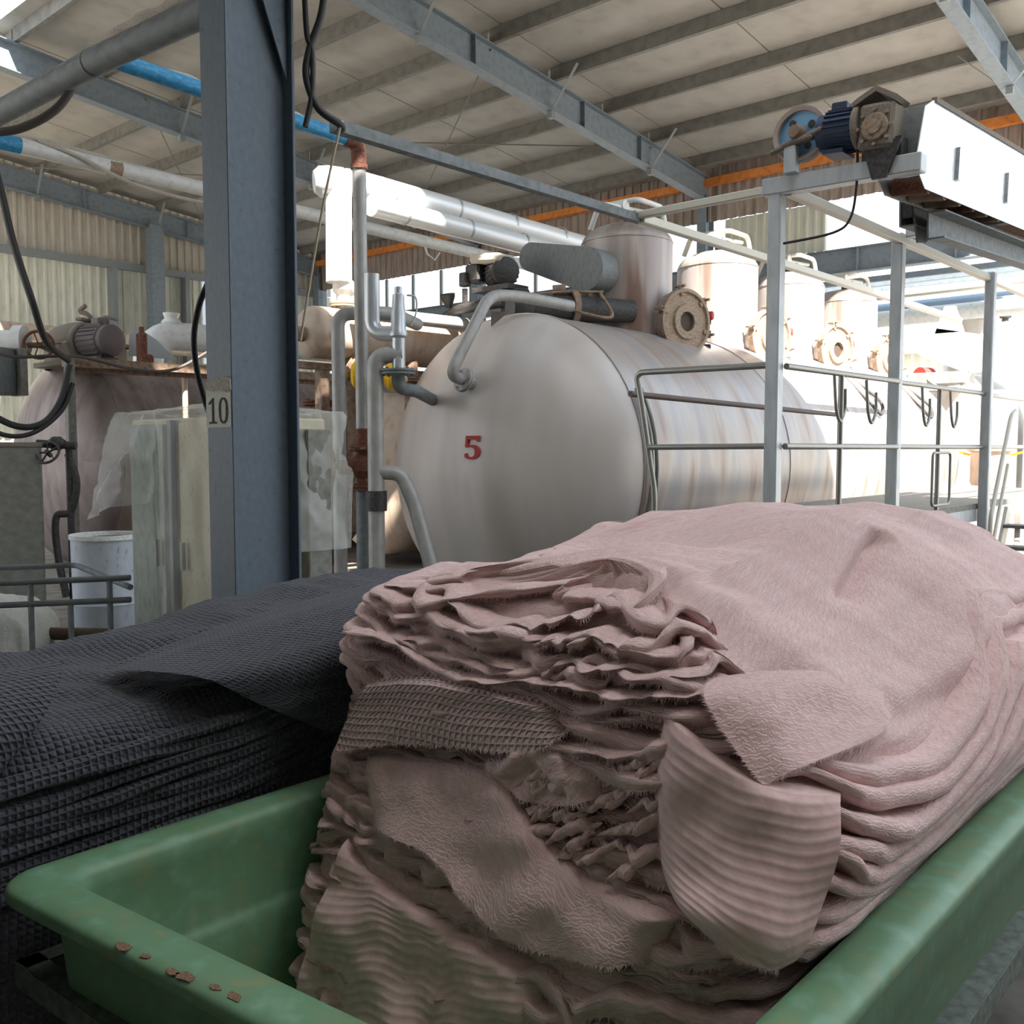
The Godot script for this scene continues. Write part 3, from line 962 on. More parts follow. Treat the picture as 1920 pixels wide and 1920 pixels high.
	# single lengths hanging over the front
	var fl := {
		"a": [[Vector3(1.28, 1.101, -1.542), Vector3(1.288, 1.134, -1.401), Vector3(1.288, 1.143, -1.252), Vector3(1.286, 1.142, -1.142), Vector3(1.285, 1.142, -1.04)], [Vector3(1.266, 1.054, -1.569), Vector3(1.276, 1.092, -1.405), Vector3(1.281, 1.11, -1.246), Vector3(1.283, 1.119, -1.113), Vector3(1.282, 1.128, -1.014)], [Vector3(1.249, 1.003, -1.585), Vector3(1.258, 1.045, -1.417), Vector3(1.268, 1.074, -1.233), Vector3(1.272, 1.091, -1.091), Vector3(1.28, 1.118, -0.995)], [Vector3(1.228, 0.964, -1.582), Vector3(1.249, 1.011, -1.423), Vector3(1.257, 1.042, -1.237), Vector3(1.264, 1.068, -1.071), Vector3(1.284, 1.13, -0.981)]],
		"b": [[Vector3(1.226, 0.96, -1.516), Vector3(1.242, 0.983, -1.324), Vector3(1.244, 0.991, -1.156), Vector3(1.212, 0.935, -1.023), Vector3(1.19, 0.90, -0.91), Vector3(1.19, 0.895, -0.805), Vector3(1.192, 0.90, -0.717)], [Vector3(1.192, 0.906, -1.481), Vector3(1.204, 0.93, -1.284), Vector3(1.187, 0.903, -1.142), Vector3(1.173, 0.877, -1.023), Vector3(1.17, 0.866, -0.919), Vector3(1.17, 0.869, -0.82), Vector3(1.177, 0.885, -0.729)], [Vector3(1.171, 0.861, -1.457), Vector3(1.171, 0.863, -1.256), Vector3(1.151, 0.82, -1.137), Vector3(1.141, 0.799, -1.058), Vector3(1.136, 0.792, -0.967), Vector3(1.143, 0.804, -0.874), Vector3(1.16, 0.837, -0.743)]],
		"c": [[Vector3(1.28, 1.17, -0.82), Vector3(1.265, 1.126, -0.722), Vector3(1.271, 1.094, -0.627), Vector3(1.36, 1.069, -0.555)], [Vector3(1.238, 1.039, -0.816), Vector3(1.235, 1.04, -0.721), Vector3(1.247, 1.04, -0.614), Vector3(1.319, 1.017, -0.538)], [Vector3(1.21, 0.971, -0.787), Vector3(1.208, 0.972, -0.704), Vector3(1.225, 0.971, -0.61), Vector3(1.30, 0.945, -0.552)], [Vector3(1.18, 0.929, -0.741), Vector3(1.179, 0.929, -0.669), Vector3(1.21, 0.917, -0.601), Vector3(1.27, 0.878, -0.568)], [Vector3(1.17, 0.899, -0.663), Vector3(1.184, 0.887, -0.628), Vector3(1.21, 0.87, -0.605), Vector3(1.24, 0.857, -0.59)]],
		"d": [[Vector3(1.155, 0.808, -1.478), Vector3(1.137, 0.782, -1.407), Vector3(1.128, 0.765, -1.275), Vector3(1.12, 0.754, -1.116), Vector3(1.12, 0.752, -0.949)], [Vector3(1.11, 0.726, -1.48), Vector3(1.106, 0.716, -1.355), Vector3(1.105, 0.713, -1.222), Vector3(1.105, 0.714, -1.089), Vector3(1.105, 0.72, -0.936)], [Vector3(1.077, 0.628, -1.49), Vector3(1.076, 0.628, -1.35), Vector3(1.081, 0.64, -1.21), Vector3(1.086, 0.655, -1.083), Vector3(1.096, 0.679, -0.939)], [Vector3(1.051, 0.543, -1.489), Vector3(1.055, 0.559, -1.341), Vector3(1.06, 0.581, -1.2), Vector3(1.067, 0.608, -1.077), Vector3(1.079, 0.637, -0.935)]],
		"e": [[Vector3(1.315, 1.213, -0.761), Vector3(1.408, 1.217, -0.708), Vector3(1.553, 1.197, -0.663), Vector3(1.696, 1.14, -0.615)], [Vector3(1.298, 1.18, -0.727), Vector3(1.362, 1.182, -0.666), Vector3(1.506, 1.158, -0.632), Vector3(1.675, 1.128, -0.596)], [Vector3(1.287, 1.141, -0.684), Vector3(1.336, 1.144, -0.634), Vector3(1.479, 1.13, -0.602), Vector3(1.592, 1.124, -0.581)], [Vector3(1.278, 1.101, -0.638), Vector3(1.322, 1.12, -0.61), Vector3(1.428, 1.125, -0.59), Vector3(1.564, 1.122, -0.579)]],
		"h": [[Vector3(1.259, 1.065, -1.117), Vector3(1.263, 1.081, -1.059), Vector3(1.266, 1.088, -1.001), Vector3(1.268, 1.097, -0.934)], [Vector3(1.251, 1.04, -1.15), Vector3(1.247, 1.028, -1.076), Vector3(1.244, 1.029, -0.996), Vector3(1.255, 1.064, -0.914)], [Vector3(1.246, 1.024, -1.185), Vector3(1.233, 0.989, -1.095), Vector3(1.233, 0.992, -0.998), Vector3(1.245, 1.037, -0.885)]],
	}
	var front := Vector3(-0.85, 0.1, 0.35).normalized()
	# small curled folds crumpled between the hanging lengths
	for k in 34:
		var cy := rng.randf_range(0.925, 1.085)
		var cz := rng.randf_range(-1.06, -0.80)
		var run := rng.randf_range(0.05, 0.13)
		var tilt := rng.randf_range(0.2, 0.75)
		var cr := []
		for j in 6: cr.append([])
		var w0 := rng.randf_range(0.006, 0.013)
		for i in 25:
			var e := i / 24.0 - 0.5
			var y := cy + run * e * sin(tilt) + 0.012 * nz(n, e * 2.0 + k, 4.0)
			var z := cz + run * e * cos(tilt)
			var x := table(XF, y) - 0.012 - 0.01 * nz(n, e * 3.0, k * 2.0)
			var w := w0 * sin(PI * (i / 24.0)) + 0.001
			for j in 6:
				var a := -0.6 + 4.2 * j / 5.0
				cr[j].append(Vector3(x - w * 1.6 * sin(a), y + w * cos(a), z))
		m = mb(t)
		m.grid(cr, metres(cr))
		put(m, "crumpled_fold", M.pink_gauze, t)
	var looks := {"a": ["pink_waffle", 0.012, 3.0, 0.0], "b": ["pink_gauze", 0.03, 4.0, 0.0], "c": ["pink_rib", 0.022, 4.0, 0.12], "d": ["pink_rib", 0.03, 4.0, 0.35], "e": ["pink_gauze", 0.02, 5.0, 0.0], "h": ["pink_gauze", 0.03, 9.0, 0.0]}
	var called := {"a": "waffle cloth flap with a frayed hem", "b": "wide gauze length curving across the front", "c": "ribbed cloth hanging at the front corner", "d": "ribbed cloth low inside the cart", "e": "frayed gauze corner turned out to the side", "h": "small curled gauze fold"}
	for key in fl:
		var lk: Array = looks[key]
		var ctrl: Array = fl[key].duplicate(true)
		if key == "a":
			for row in ctrl:
				for k in row.size(): row[k] += front * 0.014
		var tuck := []
		for p in ctrl[0]: tuck.append(p - front * 0.07 + Vector3(0, 0.015, 0))
		ctrl.push_front(tuck)
		var pr := patch(ctrl, 16, 12, lk[1], lk[2], n, front, hash(key) % 50)
		# the sides of a length disappear between the folds
		for row in pr:
			var w: int = row.size()
			for k in w:
				var e := 0.0
				if key in ["b", "d", "a", "h"]: e = maxf(e, 1.0 - (w - 1 - k) / 14.0)
				if key in ["b", "h", "c"]: e = maxf(e, 1.0 - k / 9.0)
				if e > 0.0: row[k] -= front * 0.055 * e * e
		m = mb(t)
		var uv := metres(pr, lk[3])
		m.grid(pr, uv)
		var hem: Array = pr[pr.size() - 1]
		var hd := []
		var hu := []
		for k in hem.size(): hd.append((Vector3.DOWN + front * 0.5).normalized()); hu.append(uv[uv.size() - 1][k])
		fringe(m, hem, hd, hu, 0.010)
		if key == "e" or key == "c":
			var col := []
			var cd := []
			var cu := []
			for r in pr.size():
				col.append(pr[r][0]); cd.append((front + Vector3.FORWARD).normalized()); cu.append(uv[r][0])
			fringe(m, col, cd, cu, 0.009)
		put(m, "loose_flap", M[lk[0]], t, called[key])

# ---------------------------------------------------------------- charcoal pile
func dark_top(x: float) -> float:
	return table([Vector2(-0.4, 1.02), Vector2(0.6, 1.05), Vector2(1.1, 1.07), Vector2(1.5, 1.13), Vector2(1.9, 1.17), Vector2(2.4, 1.15), Vector2(3.0, 1.10)], x)

func build_dark_pile():
	var darks := [c8(64, 65, 72), c8(72, 73, 81), c8(80, 81, 90)]
	cloth("dark_waffle", darks, weave_tile(128, 8, "waffle", 16), 8.4, 0.8)
	M.dark_waffle.backlight_enabled = false
	var t := thing("fabric_stack", "charcoal waffle fabric folded in a long stack behind the green cart", "fabric pile", Vector3(1.2, 0.0, -2.3))
	var n := FastNoiseLite.new()
	n.seed = 33
	n.frequency = 0.01
	var m := mb(t)
	var rows := []
	var nx := 200
	for j in 90:
		var k := j / 89.0
		var row := []
		for i in nx + 1:
			var x := lerpf(-0.5, 3.0, float(i) / nx)
			var h := dark_top(x)
			var y: float
			var z: float
			if k < 0.5:
				var q := k / 0.5
				y = lerpf(0.02, h - 0.06, q)
				z = -1.86 + 0.04 * q
				var band := smoothstep(0.72, 0.84, y)
				z += nz(n, x * 1.2, y * 3.0) * 0.02
				var g := sin((y - 0.02 * x) * 165.0 + nz(n, x * 1.5, y * 2.0) * 6.0)
				z += band * 0.012 * g
			else:
				var q := (k - 0.5) / 0.5
				if q < 0.2:
					var a := q / 0.2 * PI * 0.5
					y = h - 0.06 + 0.06 * sin(a)
					z = -1.82 - 0.08 * (1.0 - cos(a))
				else:
					var e := (q - 0.2) / 0.8
					z = lerpf(-1.90, -2.65, e)
					y = h + 0.015 * sin(e * PI * 0.55) - 0.5 * pow(maxf(e - 0.86, 0) / 0.14, 2.0)
				y += nz(n, x * 2.4 + q, z * 2.4) * 0.025 + 0.006 * nz(n, x * 9.0, z * 7.0)
			row.append(Vector3(x, y, z))
		rows.append(row)
	m.grid(rows, metres(rows))
	# end faces
	m.flat()
	put(m, "stack_body", M.dark_waffle, t)
	# plaited edges along the side
	for k in 9:
		m = mb(t)
		var lr := []
		for j in 7: lr.append([])
		for i in 241:
			var x := lerpf(-0.5, 2.95, i / 240.0)
			var y := dark_top(x) - 0.05 - k * 0.027 + nz(n, x * 0.9, k * 5.0) * 0.022 + 0.002 * nz(n, x * 5.0, k * 9.0)
			var out := 0.016 + 0.014 * nz(n, x * 1.6, k * 7.0 + 3.0) - 0.002 * k
			var z := -1.815
			for c in [[-0.06, 0.004], [-0.01, 0.006], [out * 0.8, 0.003], [out, -0.008], [out * 0.85, -0.018], [0.0, -0.022], [-0.05, -0.02]]:
				lr[[[-0.06, 0.004], [-0.01, 0.006], [out * 0.8, 0.003], [out, -0.008], [out * 0.85, -0.018], [0.0, -0.022], [-0.05, -0.02]].find(c)].append(Vector3(x, y + c[1], z + c[0]))
		m.grid(lr, metres(lr))
		put(m, "fold_layer", M.dark_waffle, t)
	# corner flap hanging down the side, and the folded end at the left
	for fl in [[[Vector3(0.98, 1.10, -2.12), Vector3(1.3, 1.145, -2.15), Vector3(1.65, 1.18, -2.2), Vector3(2.0, 1.21, -2.2)], [Vector3(0.98, 1.125, -1.93), Vector3(1.25, 1.155, -1.92), Vector3(1.55, 1.19, -1.92), Vector3(1.95, 1.205, -1.94)], [Vector3(1.04, 1.12, -1.785), Vector3(1.24, 1.12, -1.77), Vector3(1.5, 1.13, -1.77), Vector3(1.9, 1.13, -1.78)], [Vector3(1.14, 1.06, -1.765), Vector3(1.27, 1.045, -1.758), Vector3(1.45, 1.04, -1.758), Vector3(1.75, 1.04, -1.765)], [Vector3(1.32, 0.955, -1.765), Vector3(1.355, 0.93, -1.762), Vector3(1.42, 0.925, -1.762), Vector3(1.55, 0.95, -1.768)]],
			[[Vector3(0.3, 1.15, -2.1), Vector3(0.5, 1.15, -2.1), Vector3(0.68, 1.15, -2.06), Vector3(0.84, 1.155, -2.0)], [Vector3(0.3, 1.135, -1.9), Vector3(0.5, 1.14, -1.9), Vector3(0.66, 1.145, -1.89), Vector3(0.80, 1.15, -1.9)], [Vector3(0.3, 1.09, -1.79), Vector3(0.5, 1.085, -1.785), Vector3(0.64, 1.08, -1.785), Vector3(0.72, 1.10, -1.80)], [Vector3(0.3, 1.02, -1.78), Vector3(0.48, 1.0, -1.78), Vector3(0.58, 1.0, -1.78), Vector3(0.64, 1.02, -1.79)]]]:
		m = mb(t)
		var pr := patch(fl, 16, 12, 0.016, 6.0, n, Vector3(-0.2, 0.5, 0.8).normalized(), 4.0)
		m.grid(pr, metres(pr, 0.3))
		put(m, "loose_flap", M.dark_waffle, t)

# ---------------------------------------------------------------- numbered column
func build_column():
	var t := thing("steel_column", "dark blue-grey steel H-column marked 10", "column", Vector3(2.475, 0, -3.76))
	var h := 7.5
	for x in [2.307, 2.643]:
		var m := mb(t)
		m.box(Vector3(x, h * 0.5, -3.76), Vector3(0.016, h, 0.2), Basis.IDENTITY, 0.003)
		put(m, "flange", M.column, t)
	var m := mb(t)
	m.box(Vector3(2.475, h * 0.5, -3.74), Vector3(0.33, h, 0.02))
	put(m, "web", M.column, t)
	m = mb(t)
	m.prism(PackedVector2Array([Vector2(0, 0), Vector2(0.0, 0.42), Vector2(-0.16, 0.42)]), Vector3(2.63, 3.25, -3.70), Vector3.RIGHT, Vector3.UP, Vector3(0, 0, 0.01))
	put(m, "gusset", M.column, t)
	# number plate: painted paper wrapped on the flange
	var p := mb(t)
	p.box(Vector3(2.2975, 1.775, -3.765), Vector3(0.004, 0.17, 0.196))
	put(p, "number_plate", M.plate_white, t, "dirty white plate with the black number 10")
	p = mb(t)
	var tm := TextMesh.new()
	var f := SystemFont.new()
	f.font_names = PackedStringArray(["Droid Serif"])
	tm.font = f
	tm.text = "10"
	tm.font_size = 64
	tm.pixel_size = 0.0024
	tm.depth = 0.002
	var mi := MeshInstance3D.new()
	mi.name = "numeral"
	mi.mesh = tm
	mi.material_override = M.ink
	t.add_child(mi, true)
	mi.position = Vector3(2.2945, 1.760, -3.765) - t.position
	mi.rotation.y = -PI / 2
	# dried glue above the plate
	p = mb(t)
	p.prism(PackedVector2Array([Vector2(-3.862, 1.858), Vector2(-3.862, 1.885), Vector2(-3.82, 1.897), Vector2(-3.76, 1.905), Vector2(-3.70, 1.912), Vector2(-3.664, 1.90), Vector2(-3.66, 1.85), Vector2(-3.70, 1.842), Vector2(-3.75, 1.853), Vector2(-3.81, 1.848)]), Vector3(2.2975, 0, 0), Vector3.BACK, Vector3.UP, Vector3(-0.005, 0, 0))
	put(p, "dried_glue", M.dust, t)

# ---------------------------------------------------------------- dyeing machine marked 5
func dish(m: MB, x0: float, y0: float, z0: float, r: float, b: float):
	var prof := []
	for k in 19:
		var a := PI * 0.5 * k / 18.0
		prof.append(Vector2(r * sin(a), -b * cos(a)))
	m.lathe(prof, Vector3(x0, y0, z0), Vector3.RIGHT, 72)

func tower(t: Node3D, x: float, y0: float, z: float, r: float, top: float, metal: Material):
	var m := mb(t)
	var h := top - y0 - 0.22
	var prof := [Vector2(r, 0), Vector2(r, h)]
	for k in range(1, 10):
		var a := PI * 0.5 * k / 9.0
		prof.append(Vector2(r * cos(a), h + 0.22 * sin(a)))
	m.lathe(prof, Vector3(x, y0, z), Vector3.UP, 48)
	var tw := put(m, "tower", metal, t)
	m = mb(tw)
	m.lathe([Vector2(r, 0), Vector2(r + 0.006, 0.003), Vector2(r + 0.006, 0.012), Vector2(r, 0.015)], Vector3(x, y0 + h, z), Vector3.UP, 48)
	put(m, "weld_seam", metal, tw)
	m = mb(tw)
	m.cyl(Vector3(x + 0.05, top - 0.03, z), Vector3(x + 0.05, top + 0.10, z), 0.06, 16)
	flange(m, Vector3(x + 0.05, top + 0.10, z), Vector3.UP, 0.11, 0.02)
	put(m, "top_nozzle", M.iron_dark, tw)

func port(t: Node3D, c: Vector3, dir: Vector3, r: float, metal: Material):
	# round loading port with clamp lugs and a sight glass
	var d := dir.normalized()
	var m := mb(t)
	m.cyl(c - d * 0.35, c, r * 0.93, 32)
	var pt := put(m, "port_neck", metal, t)
	m = mb(pt)
	m.lathe([Vector2(r * 0.30, -0.02), Vector2(r * 0.30, 0.055), Vector2(r * 0.52, 0.055), Vector2(r * 0.55, 0.03), Vector2(r * 0.86, 0.025), Vector2(r * 0.9, 0.05), Vector2(r, 0.045), Vector2(r, -0.03), Vector2(r * 0.9, -0.04)], c, d, 40)
	put(m, "port_door", M.port, pt)
	m = mb(pt)
	m.cyl(c - d * 0.02, c + d * 0.02, r * 0.30, 24)
	put(m, "sight_glass", M.port_inner, pt)
	var s := d.cross(Vector3.UP).normalized()
	var u := s.cross(d)
	for k in 6:
		var a := TAU * (k + 0.3) / 6.0
		var e := s * cos(a) + u * sin(a)
		m = mb(pt)
		m.bar(c + e * r * 0.78 + d * 0.02, c + e * r * 1.12 + d * 0.02, 0.05, 0.05, d, 0.008)
		m.cyl(c + e * r * 1.08 - d * 0.05, c + e * r * 1.08 + d * 0.09, 0.014, 8)
		put(m, "clamp", M.port, pt)

func belt_guard(t: Node3D, x: float, a: Vector2, ra: float, b: Vector2, rb: float, thick: float, metal: Material):
	# rounded cover over two pulleys, facing along -x; a and b are (z, y) of the pulleys
	var out := PackedVector2Array()
	var d := (b - a).normalized()
	var ang := d.angle()
	var sp := acos(clampf((ra - rb) / (b - a).length(), -1, 1))
	for k in 21:
		var q := ang + sp + (TAU - 2.0 * sp) * k / 20.0
		out.append(a + Vector2(cos(q), sin(q)) * ra)
	for k in 15:
		var q := ang - sp + 2.0 * sp * k / 14.0
		out.append(b + Vector2(cos(q), sin(q)) * rb)
	var m := mb(t)
	m.prism(out, Vector3(x, 0, 0), Vector3.BACK, Vector3.UP, Vector3(thick, 0, 0))
	put(m, "belt_guard", metal, t)

func electric_motor(t: Node3D, a: Vector3, b: Vector3, r: float, body: Material, called := "motor"):
	var m := mb(t)
	var d := (b - a).normalized()
	var l := (b - a).length()
	m.lathe([Vector2(0, 0), Vector2(r * 0.7, 0), Vector2(r * 0.92, l * 0.05), Vector2(r * 0.92, l * 0.2), Vector2(r, l * 0.22), Vector2(r, l * 0.94), Vector2(r * 0.8, l), Vector2(0, l)], a, d, 28)
	var s := d.cross(Vector3.UP).normalized()
	var u := s.cross(d)
	for k in 22:
		var q := TAU * k / 22.0
		var e := s * cos(q) + u * sin(q)
		m.bar(a + d * l * 0.25 + e * r * 1.03, b - d * l * 0.1 + e * r * 1.03, r * 0.05, r * 0.14, e)
	var mo := put(m, called, body, t)
	m = mb(mo)
	m.box((a + b) * 0.5 + u * r * 1.15, Vector3(r * 0.8, r * 0.45, r * 0.8), Basis(d, u, s), r * 0.06)
	put(m, "terminal_box", body, mo)
	m = mb(mo)
	m.box((a + b) * 0.5 - u * r * 1.1, Vector3(l * 0.5, r * 0.22, r * 1.5), Basis(d, u, s))
	put(m, "foot", body, mo)

func text_on(t: Node3D, words: String, at: Vector3, yaw: float, px: float, material: Material, depth := 0.004, pitch := 0.0):
	var tm := TextMesh.new()
	var f := SystemFont.new()
	f.font_names = PackedStringArray(["Droid Serif"])
	f.font_weight = 700
	tm.font = f
	tm.text = words
	tm.font_size = 64
	tm.pixel_size = px
	tm.depth = depth
	var mi := MeshInstance3D.new()
	mi.name = "numeral"
	mi.mesh = tm
	mi.material_override = material
	t.add_child(mi, true)
	mi.position = at - t.position
	mi.rotation = Vector3(pitch, yaw, 0)
	mi.scale = Vector3(1.3, 1, 1)

func build_machine_five():
	var ax := Vector3(6.6, 1.42, -5.8)
	var r := 1.39
	var t := thing("dyeing_machine", "large dull stainless dyeing tank marked 5 with round dished end", "machine", Vector3(10.5, 0, -5.8))
	var m := mb(t)
	dish(m, ax.x, ax.y, ax.z, r, 0.8)
	put(m, "dished_end", M.tank, t)
	m = mb(t)
	m.lathe([Vector2(r, 0), Vector2(r + 0.012, 0.0), Vector2(r + 0.012, 0.03), Vector2(r, 0.03), Vector2(r, 8.2)], ax, Vector3.RIGHT, 72)
	var prof := []
	for k in 13:
		var a := PI * 0.5 * (12 - k) / 12.0
		prof.append(Vector2(r * sin(a), 8.2 + 0.7 * cos(a)))
	m.lathe(prof, ax, Vector3.RIGHT, 72)
	put(m, "shell", M.shell, t, "long stained stainless shell")
	for x in [8.4, 10.2, 12.0, 13.8]:
		m = mb(t)
		m.lathe([Vector2(r, 0), Vector2(r + 0.008, 0.004), Vector2(r + 0.008, 0.02), Vector2(r, 0.024)], Vector3(x + 0.9, ax.y, ax.z), Vector3.RIGHT, 72)
		put(m, "shell_seam", M.shell, t)
	for x in [7.6, 10.6, 13.6]:
		m = mb(t)
		m.box(Vector3(x, 0.2, ax.z), Vector3(0.2, 0.4, 1.9))
		put(m, "saddle", M.iron_dark, t)
	for x in [8.33, 10.2, 12.05, 13.9]:
		tower(t, x, 2.45, ax.z, 0.47, 3.92, M.tower_stained if x < 9 else M.tower)
		port(t, Vector3(x + 0.12, 2.87, ax.z + 0.62), Vector3(-0.25, 0, 1), 0.33, M.tower)
		# manifold along the tower tops
		m = mb(t)
		m.tube(route([Vector3(x - 0.1, 3.9, -6.2), Vector3(x - 0.1, 4.12, -6.1), Vector3(x - 0.1, 4.12, -5.6), Vector3(x + 0.35, 4.12, -5.6), Vector3(x + 0.35, 3.85, -5.55)], 0.08), 0.028, 8)
		m.tube([Vector3(x - 0.45, 4.03, -5.75), Vector3(x + 0.4, 4.07, -5.7)], 0.022, 8)
		m.cyl(Vector3(x - 0.16, 4.06, -5.9), Vector3(x - 0.16, 4.06, -5.7), 0.06, 12)
		put(m, "vent_pipework", M.frame_pale if x > 9 else M.pipe_white, t)
		# sample valves between port and tower
		m = mb(t)
		for k in 3:
			m.cyl(Vector3(x + 0.5, 2.65 + 0.14 * k, -5.32), Vector3(x + 0.62, 2.65 + 0.14 * k, -5.16), 0.04, 10)
			m.tube(spline([Vector3(x + 0.5, 2.65 + 0.14 * k, -5.3), Vector3(x + 0.36, 2.5 + 0.1 * k, -5.2), Vector3(x + 0.3, 2.3, -5.05)], 5), 0.012, 6)
		m.box(Vector3(x + 0.55, 3.1, -5.22), Vector3(0.08, 0.08, 0.06), Basis.IDENTITY, 0.01)
		put(m, "valve_cluster", M.iron_dark, t)
		m = mb(t)
		m.cyl(Vector3(x + 0.58, 2.98, -5.2), Vector3(x + 0.60, 2.98, -5.12), 0.045, 14, 0.008)
		put(m, "valve_cap", M.red_paint, t, "red valve cap")
		if x < 11: continue
		m = mb(t)
		m.tube(spline([Vector3(x - 0.18, 2.56, -5.0), Vector3(x - 0.2, 2.2, -4.62), Vector3(x - 0.05, 2.02, -4.50), Vector3(x + 0.1, 2.2, -4.58), Vector3(x + 0.08, 2.5, -4.95)], 6), 0.022, 8)
		put(m, "drain_hose", M.iron_dark, t)
	belt_guard(t, 7.62, Vector2(-5.80, 3.36), 0.215, Vector2(-6.52, 3.575), 0.145, 0.26, M.guard)
	# square leg under the guard
	m = mb(t)
	m.box(Vector3(7.72, 2.85, -5.92), Vector3(0.1, 0.75, 0.1))
	put(m, "guard_leg", M.port, t)
	# inlet pipe with bolted flange on the dished end
	var fp := Vector3(5.92, 2.146, -5.713)
	var fd := Vector3(-0.95, 0.3, -0.05).normalized()
	m = mb(t)
	flange(m, fp + fd * 0.10, fd, 0.105, 0.02, 6)
	m.cyl(fp - fd * 0.1, fp + fd * 0.09, 0.055, 16)
	put(m, "bolted_flange", M.pipe_grey, t)
	m = mb(t)
	m.tube(route([fp + fd * 0.1, Vector3(5.60, 2.20, -5.66), Vector3(6.02, 2.90, -5.60), Vector3(6.35, 2.92, -5.55), Vector3(6.9, 2.88, -5.4)], 0.13, 8), 0.05, 16)
	put(m, "inlet_pipe", M.pipe_grey, t)
	m = mb(t)
	m.prism(PackedVector2Array([Vector2(0, 0), Vector2(0.16, 0.13), Vector2(0.0, 0.13)]), Vector3(6.2, 2.66, -5.75), Vector3(0.6, 0, 0.8), Vector3.UP, Vector3(0.008, 0, -0.006))
	put(m, "bracket", M.gear_dust, t)
	# drive gear on the crown of the tank
	m = mb(t)
	m.tube([Vector3(6.9, 2.93, -6.1), Vector3(7.5, 2.95, -5.75), Vector3(8.0, 2.96, -5.5)], [0.13, 0.13, 0.11], 18)
	m.lathe([Vector2(0.0, -0.1), Vector2(0.16, -0.1), Vector2(0.19, -0.04), Vector2(0.19, 0.06), Vector2(0.13, 0.1), Vector2(0.0, 0.1)], Vector3(6.95, 2.93, -6.07), Vector3(0.85, 0.02, 0.5), 22)
	put(m, "drive_housing", M.iron_dark, t)
	m = mb(t)
	m.lathe([Vector2(0.14, -0.03), Vector2(0.17, -0.03), Vector2(0.17, 0.03), Vector2(0.14, 0.03), Vector2(0.14, -0.03)], Vector3(7.42, 2.96, -5.8), Vector3(0.85, 0.02, 0.5), 22)
	m.tube(spline([Vector3(7.1, 3.02, -5.9), Vector3(7.2, 2.86, -5.5), Vector3(7.45, 2.84, -5.35), Vector3(7.6, 3.1, -5.6)], 6), 0.016, 6)
	m.tube(spline([Vector3(7.0, 3.06, -6.0), Vector3(7.3, 3.10, -5.8), Vector3(7.65, 3.12, -5.6)], 6), 0.013, 6)
	m.cyl(Vector3(7.3, 3.12, -5.95), Vector3(7.38, 3.13, -5.85), 0.06, 12)
	put(m, "coupling", M.brown_iron, t)
	electric_motor(t, Vector3(7.15, 3.36, -6.42), Vector3(7.35, 3.37, -6.74), 0.15, M.iron_dark)
	m = mb(t)
	m.box(Vector3(7.2, 3.38, -6.86), Vector3(0.2, 0.18, 0.2), Basis.IDENTITY, 0.02)
	m.box(Vector3(7.25, 3.2, -6.6), Vector3(0.3, 0.05, 0.5))
	m.bar(Vector3(7.2, 2.72, -6.45), Vector3(7.2, 3.2, -6.45), 0.1, 0.1, Vector3.RIGHT)
	m.tube([Vector3(7.1, 3.04, -6.4), Vector3(7.1, 3.03, -7.05), Vector3(7.1, 2.97, -7.3)], [0.05, 0.055, 0.03], 10)
	m.box(Vector3(7.1, 3.12, -6.95), Vector3(0.04, 0.22, 0.04))
	m.box(Vector3(7.1, 3.32, -6.95), Vector3(0.09, 0.14, 0.1), Basis.IDENTITY, 0.012)
	put(m, "actuator_stand", M.iron_dark, t)
	m = mb(t)
	m.box(Vector3(7.2, 3.50, -6.66), Vector3(0.28, 0.10, 0.42), Basis(Vector3.RIGHT, 0.1), 0.03)
	put(m, "dust_cake", M.dust, t)
	# floodlight head on the stand
	m = mb(t)
	m.lathe([Vector2(0, 0), Vector2(0.03, 0), Vector2(0.075, 0.1), Vector2(0.08, 0.14), Vector2(0, 0.14)], Vector3(7.1, 3.06, -7.18), Vector3(-0.3, 1, 0.1), 14)
	put(m, "lamp_head", M.iron_dark, t, "small dark floodlight head")
	# instrument tubing running down the seam
	for k in 2:
		m = mb(t)
		var pts := []
		for i in 18:
			var q := deg_to_rad(28.0 - 5.4 * i)
			pts.append(Vector3(6.66 + 0.07 * k, ax.y + (r + 0.05) * sin(q), ax.z + (r + 0.05) * cos(q)))
		m.tube(pts, 0.02, 8)
		put(m, "side_tube", M.rail, t)
	# number painted on the dished end
	text_on(t, "5", Vector3(5.815, 1.60, -5.603), -PI / 2 + 0.083, 0.0043, M.red_paint, 0.03)

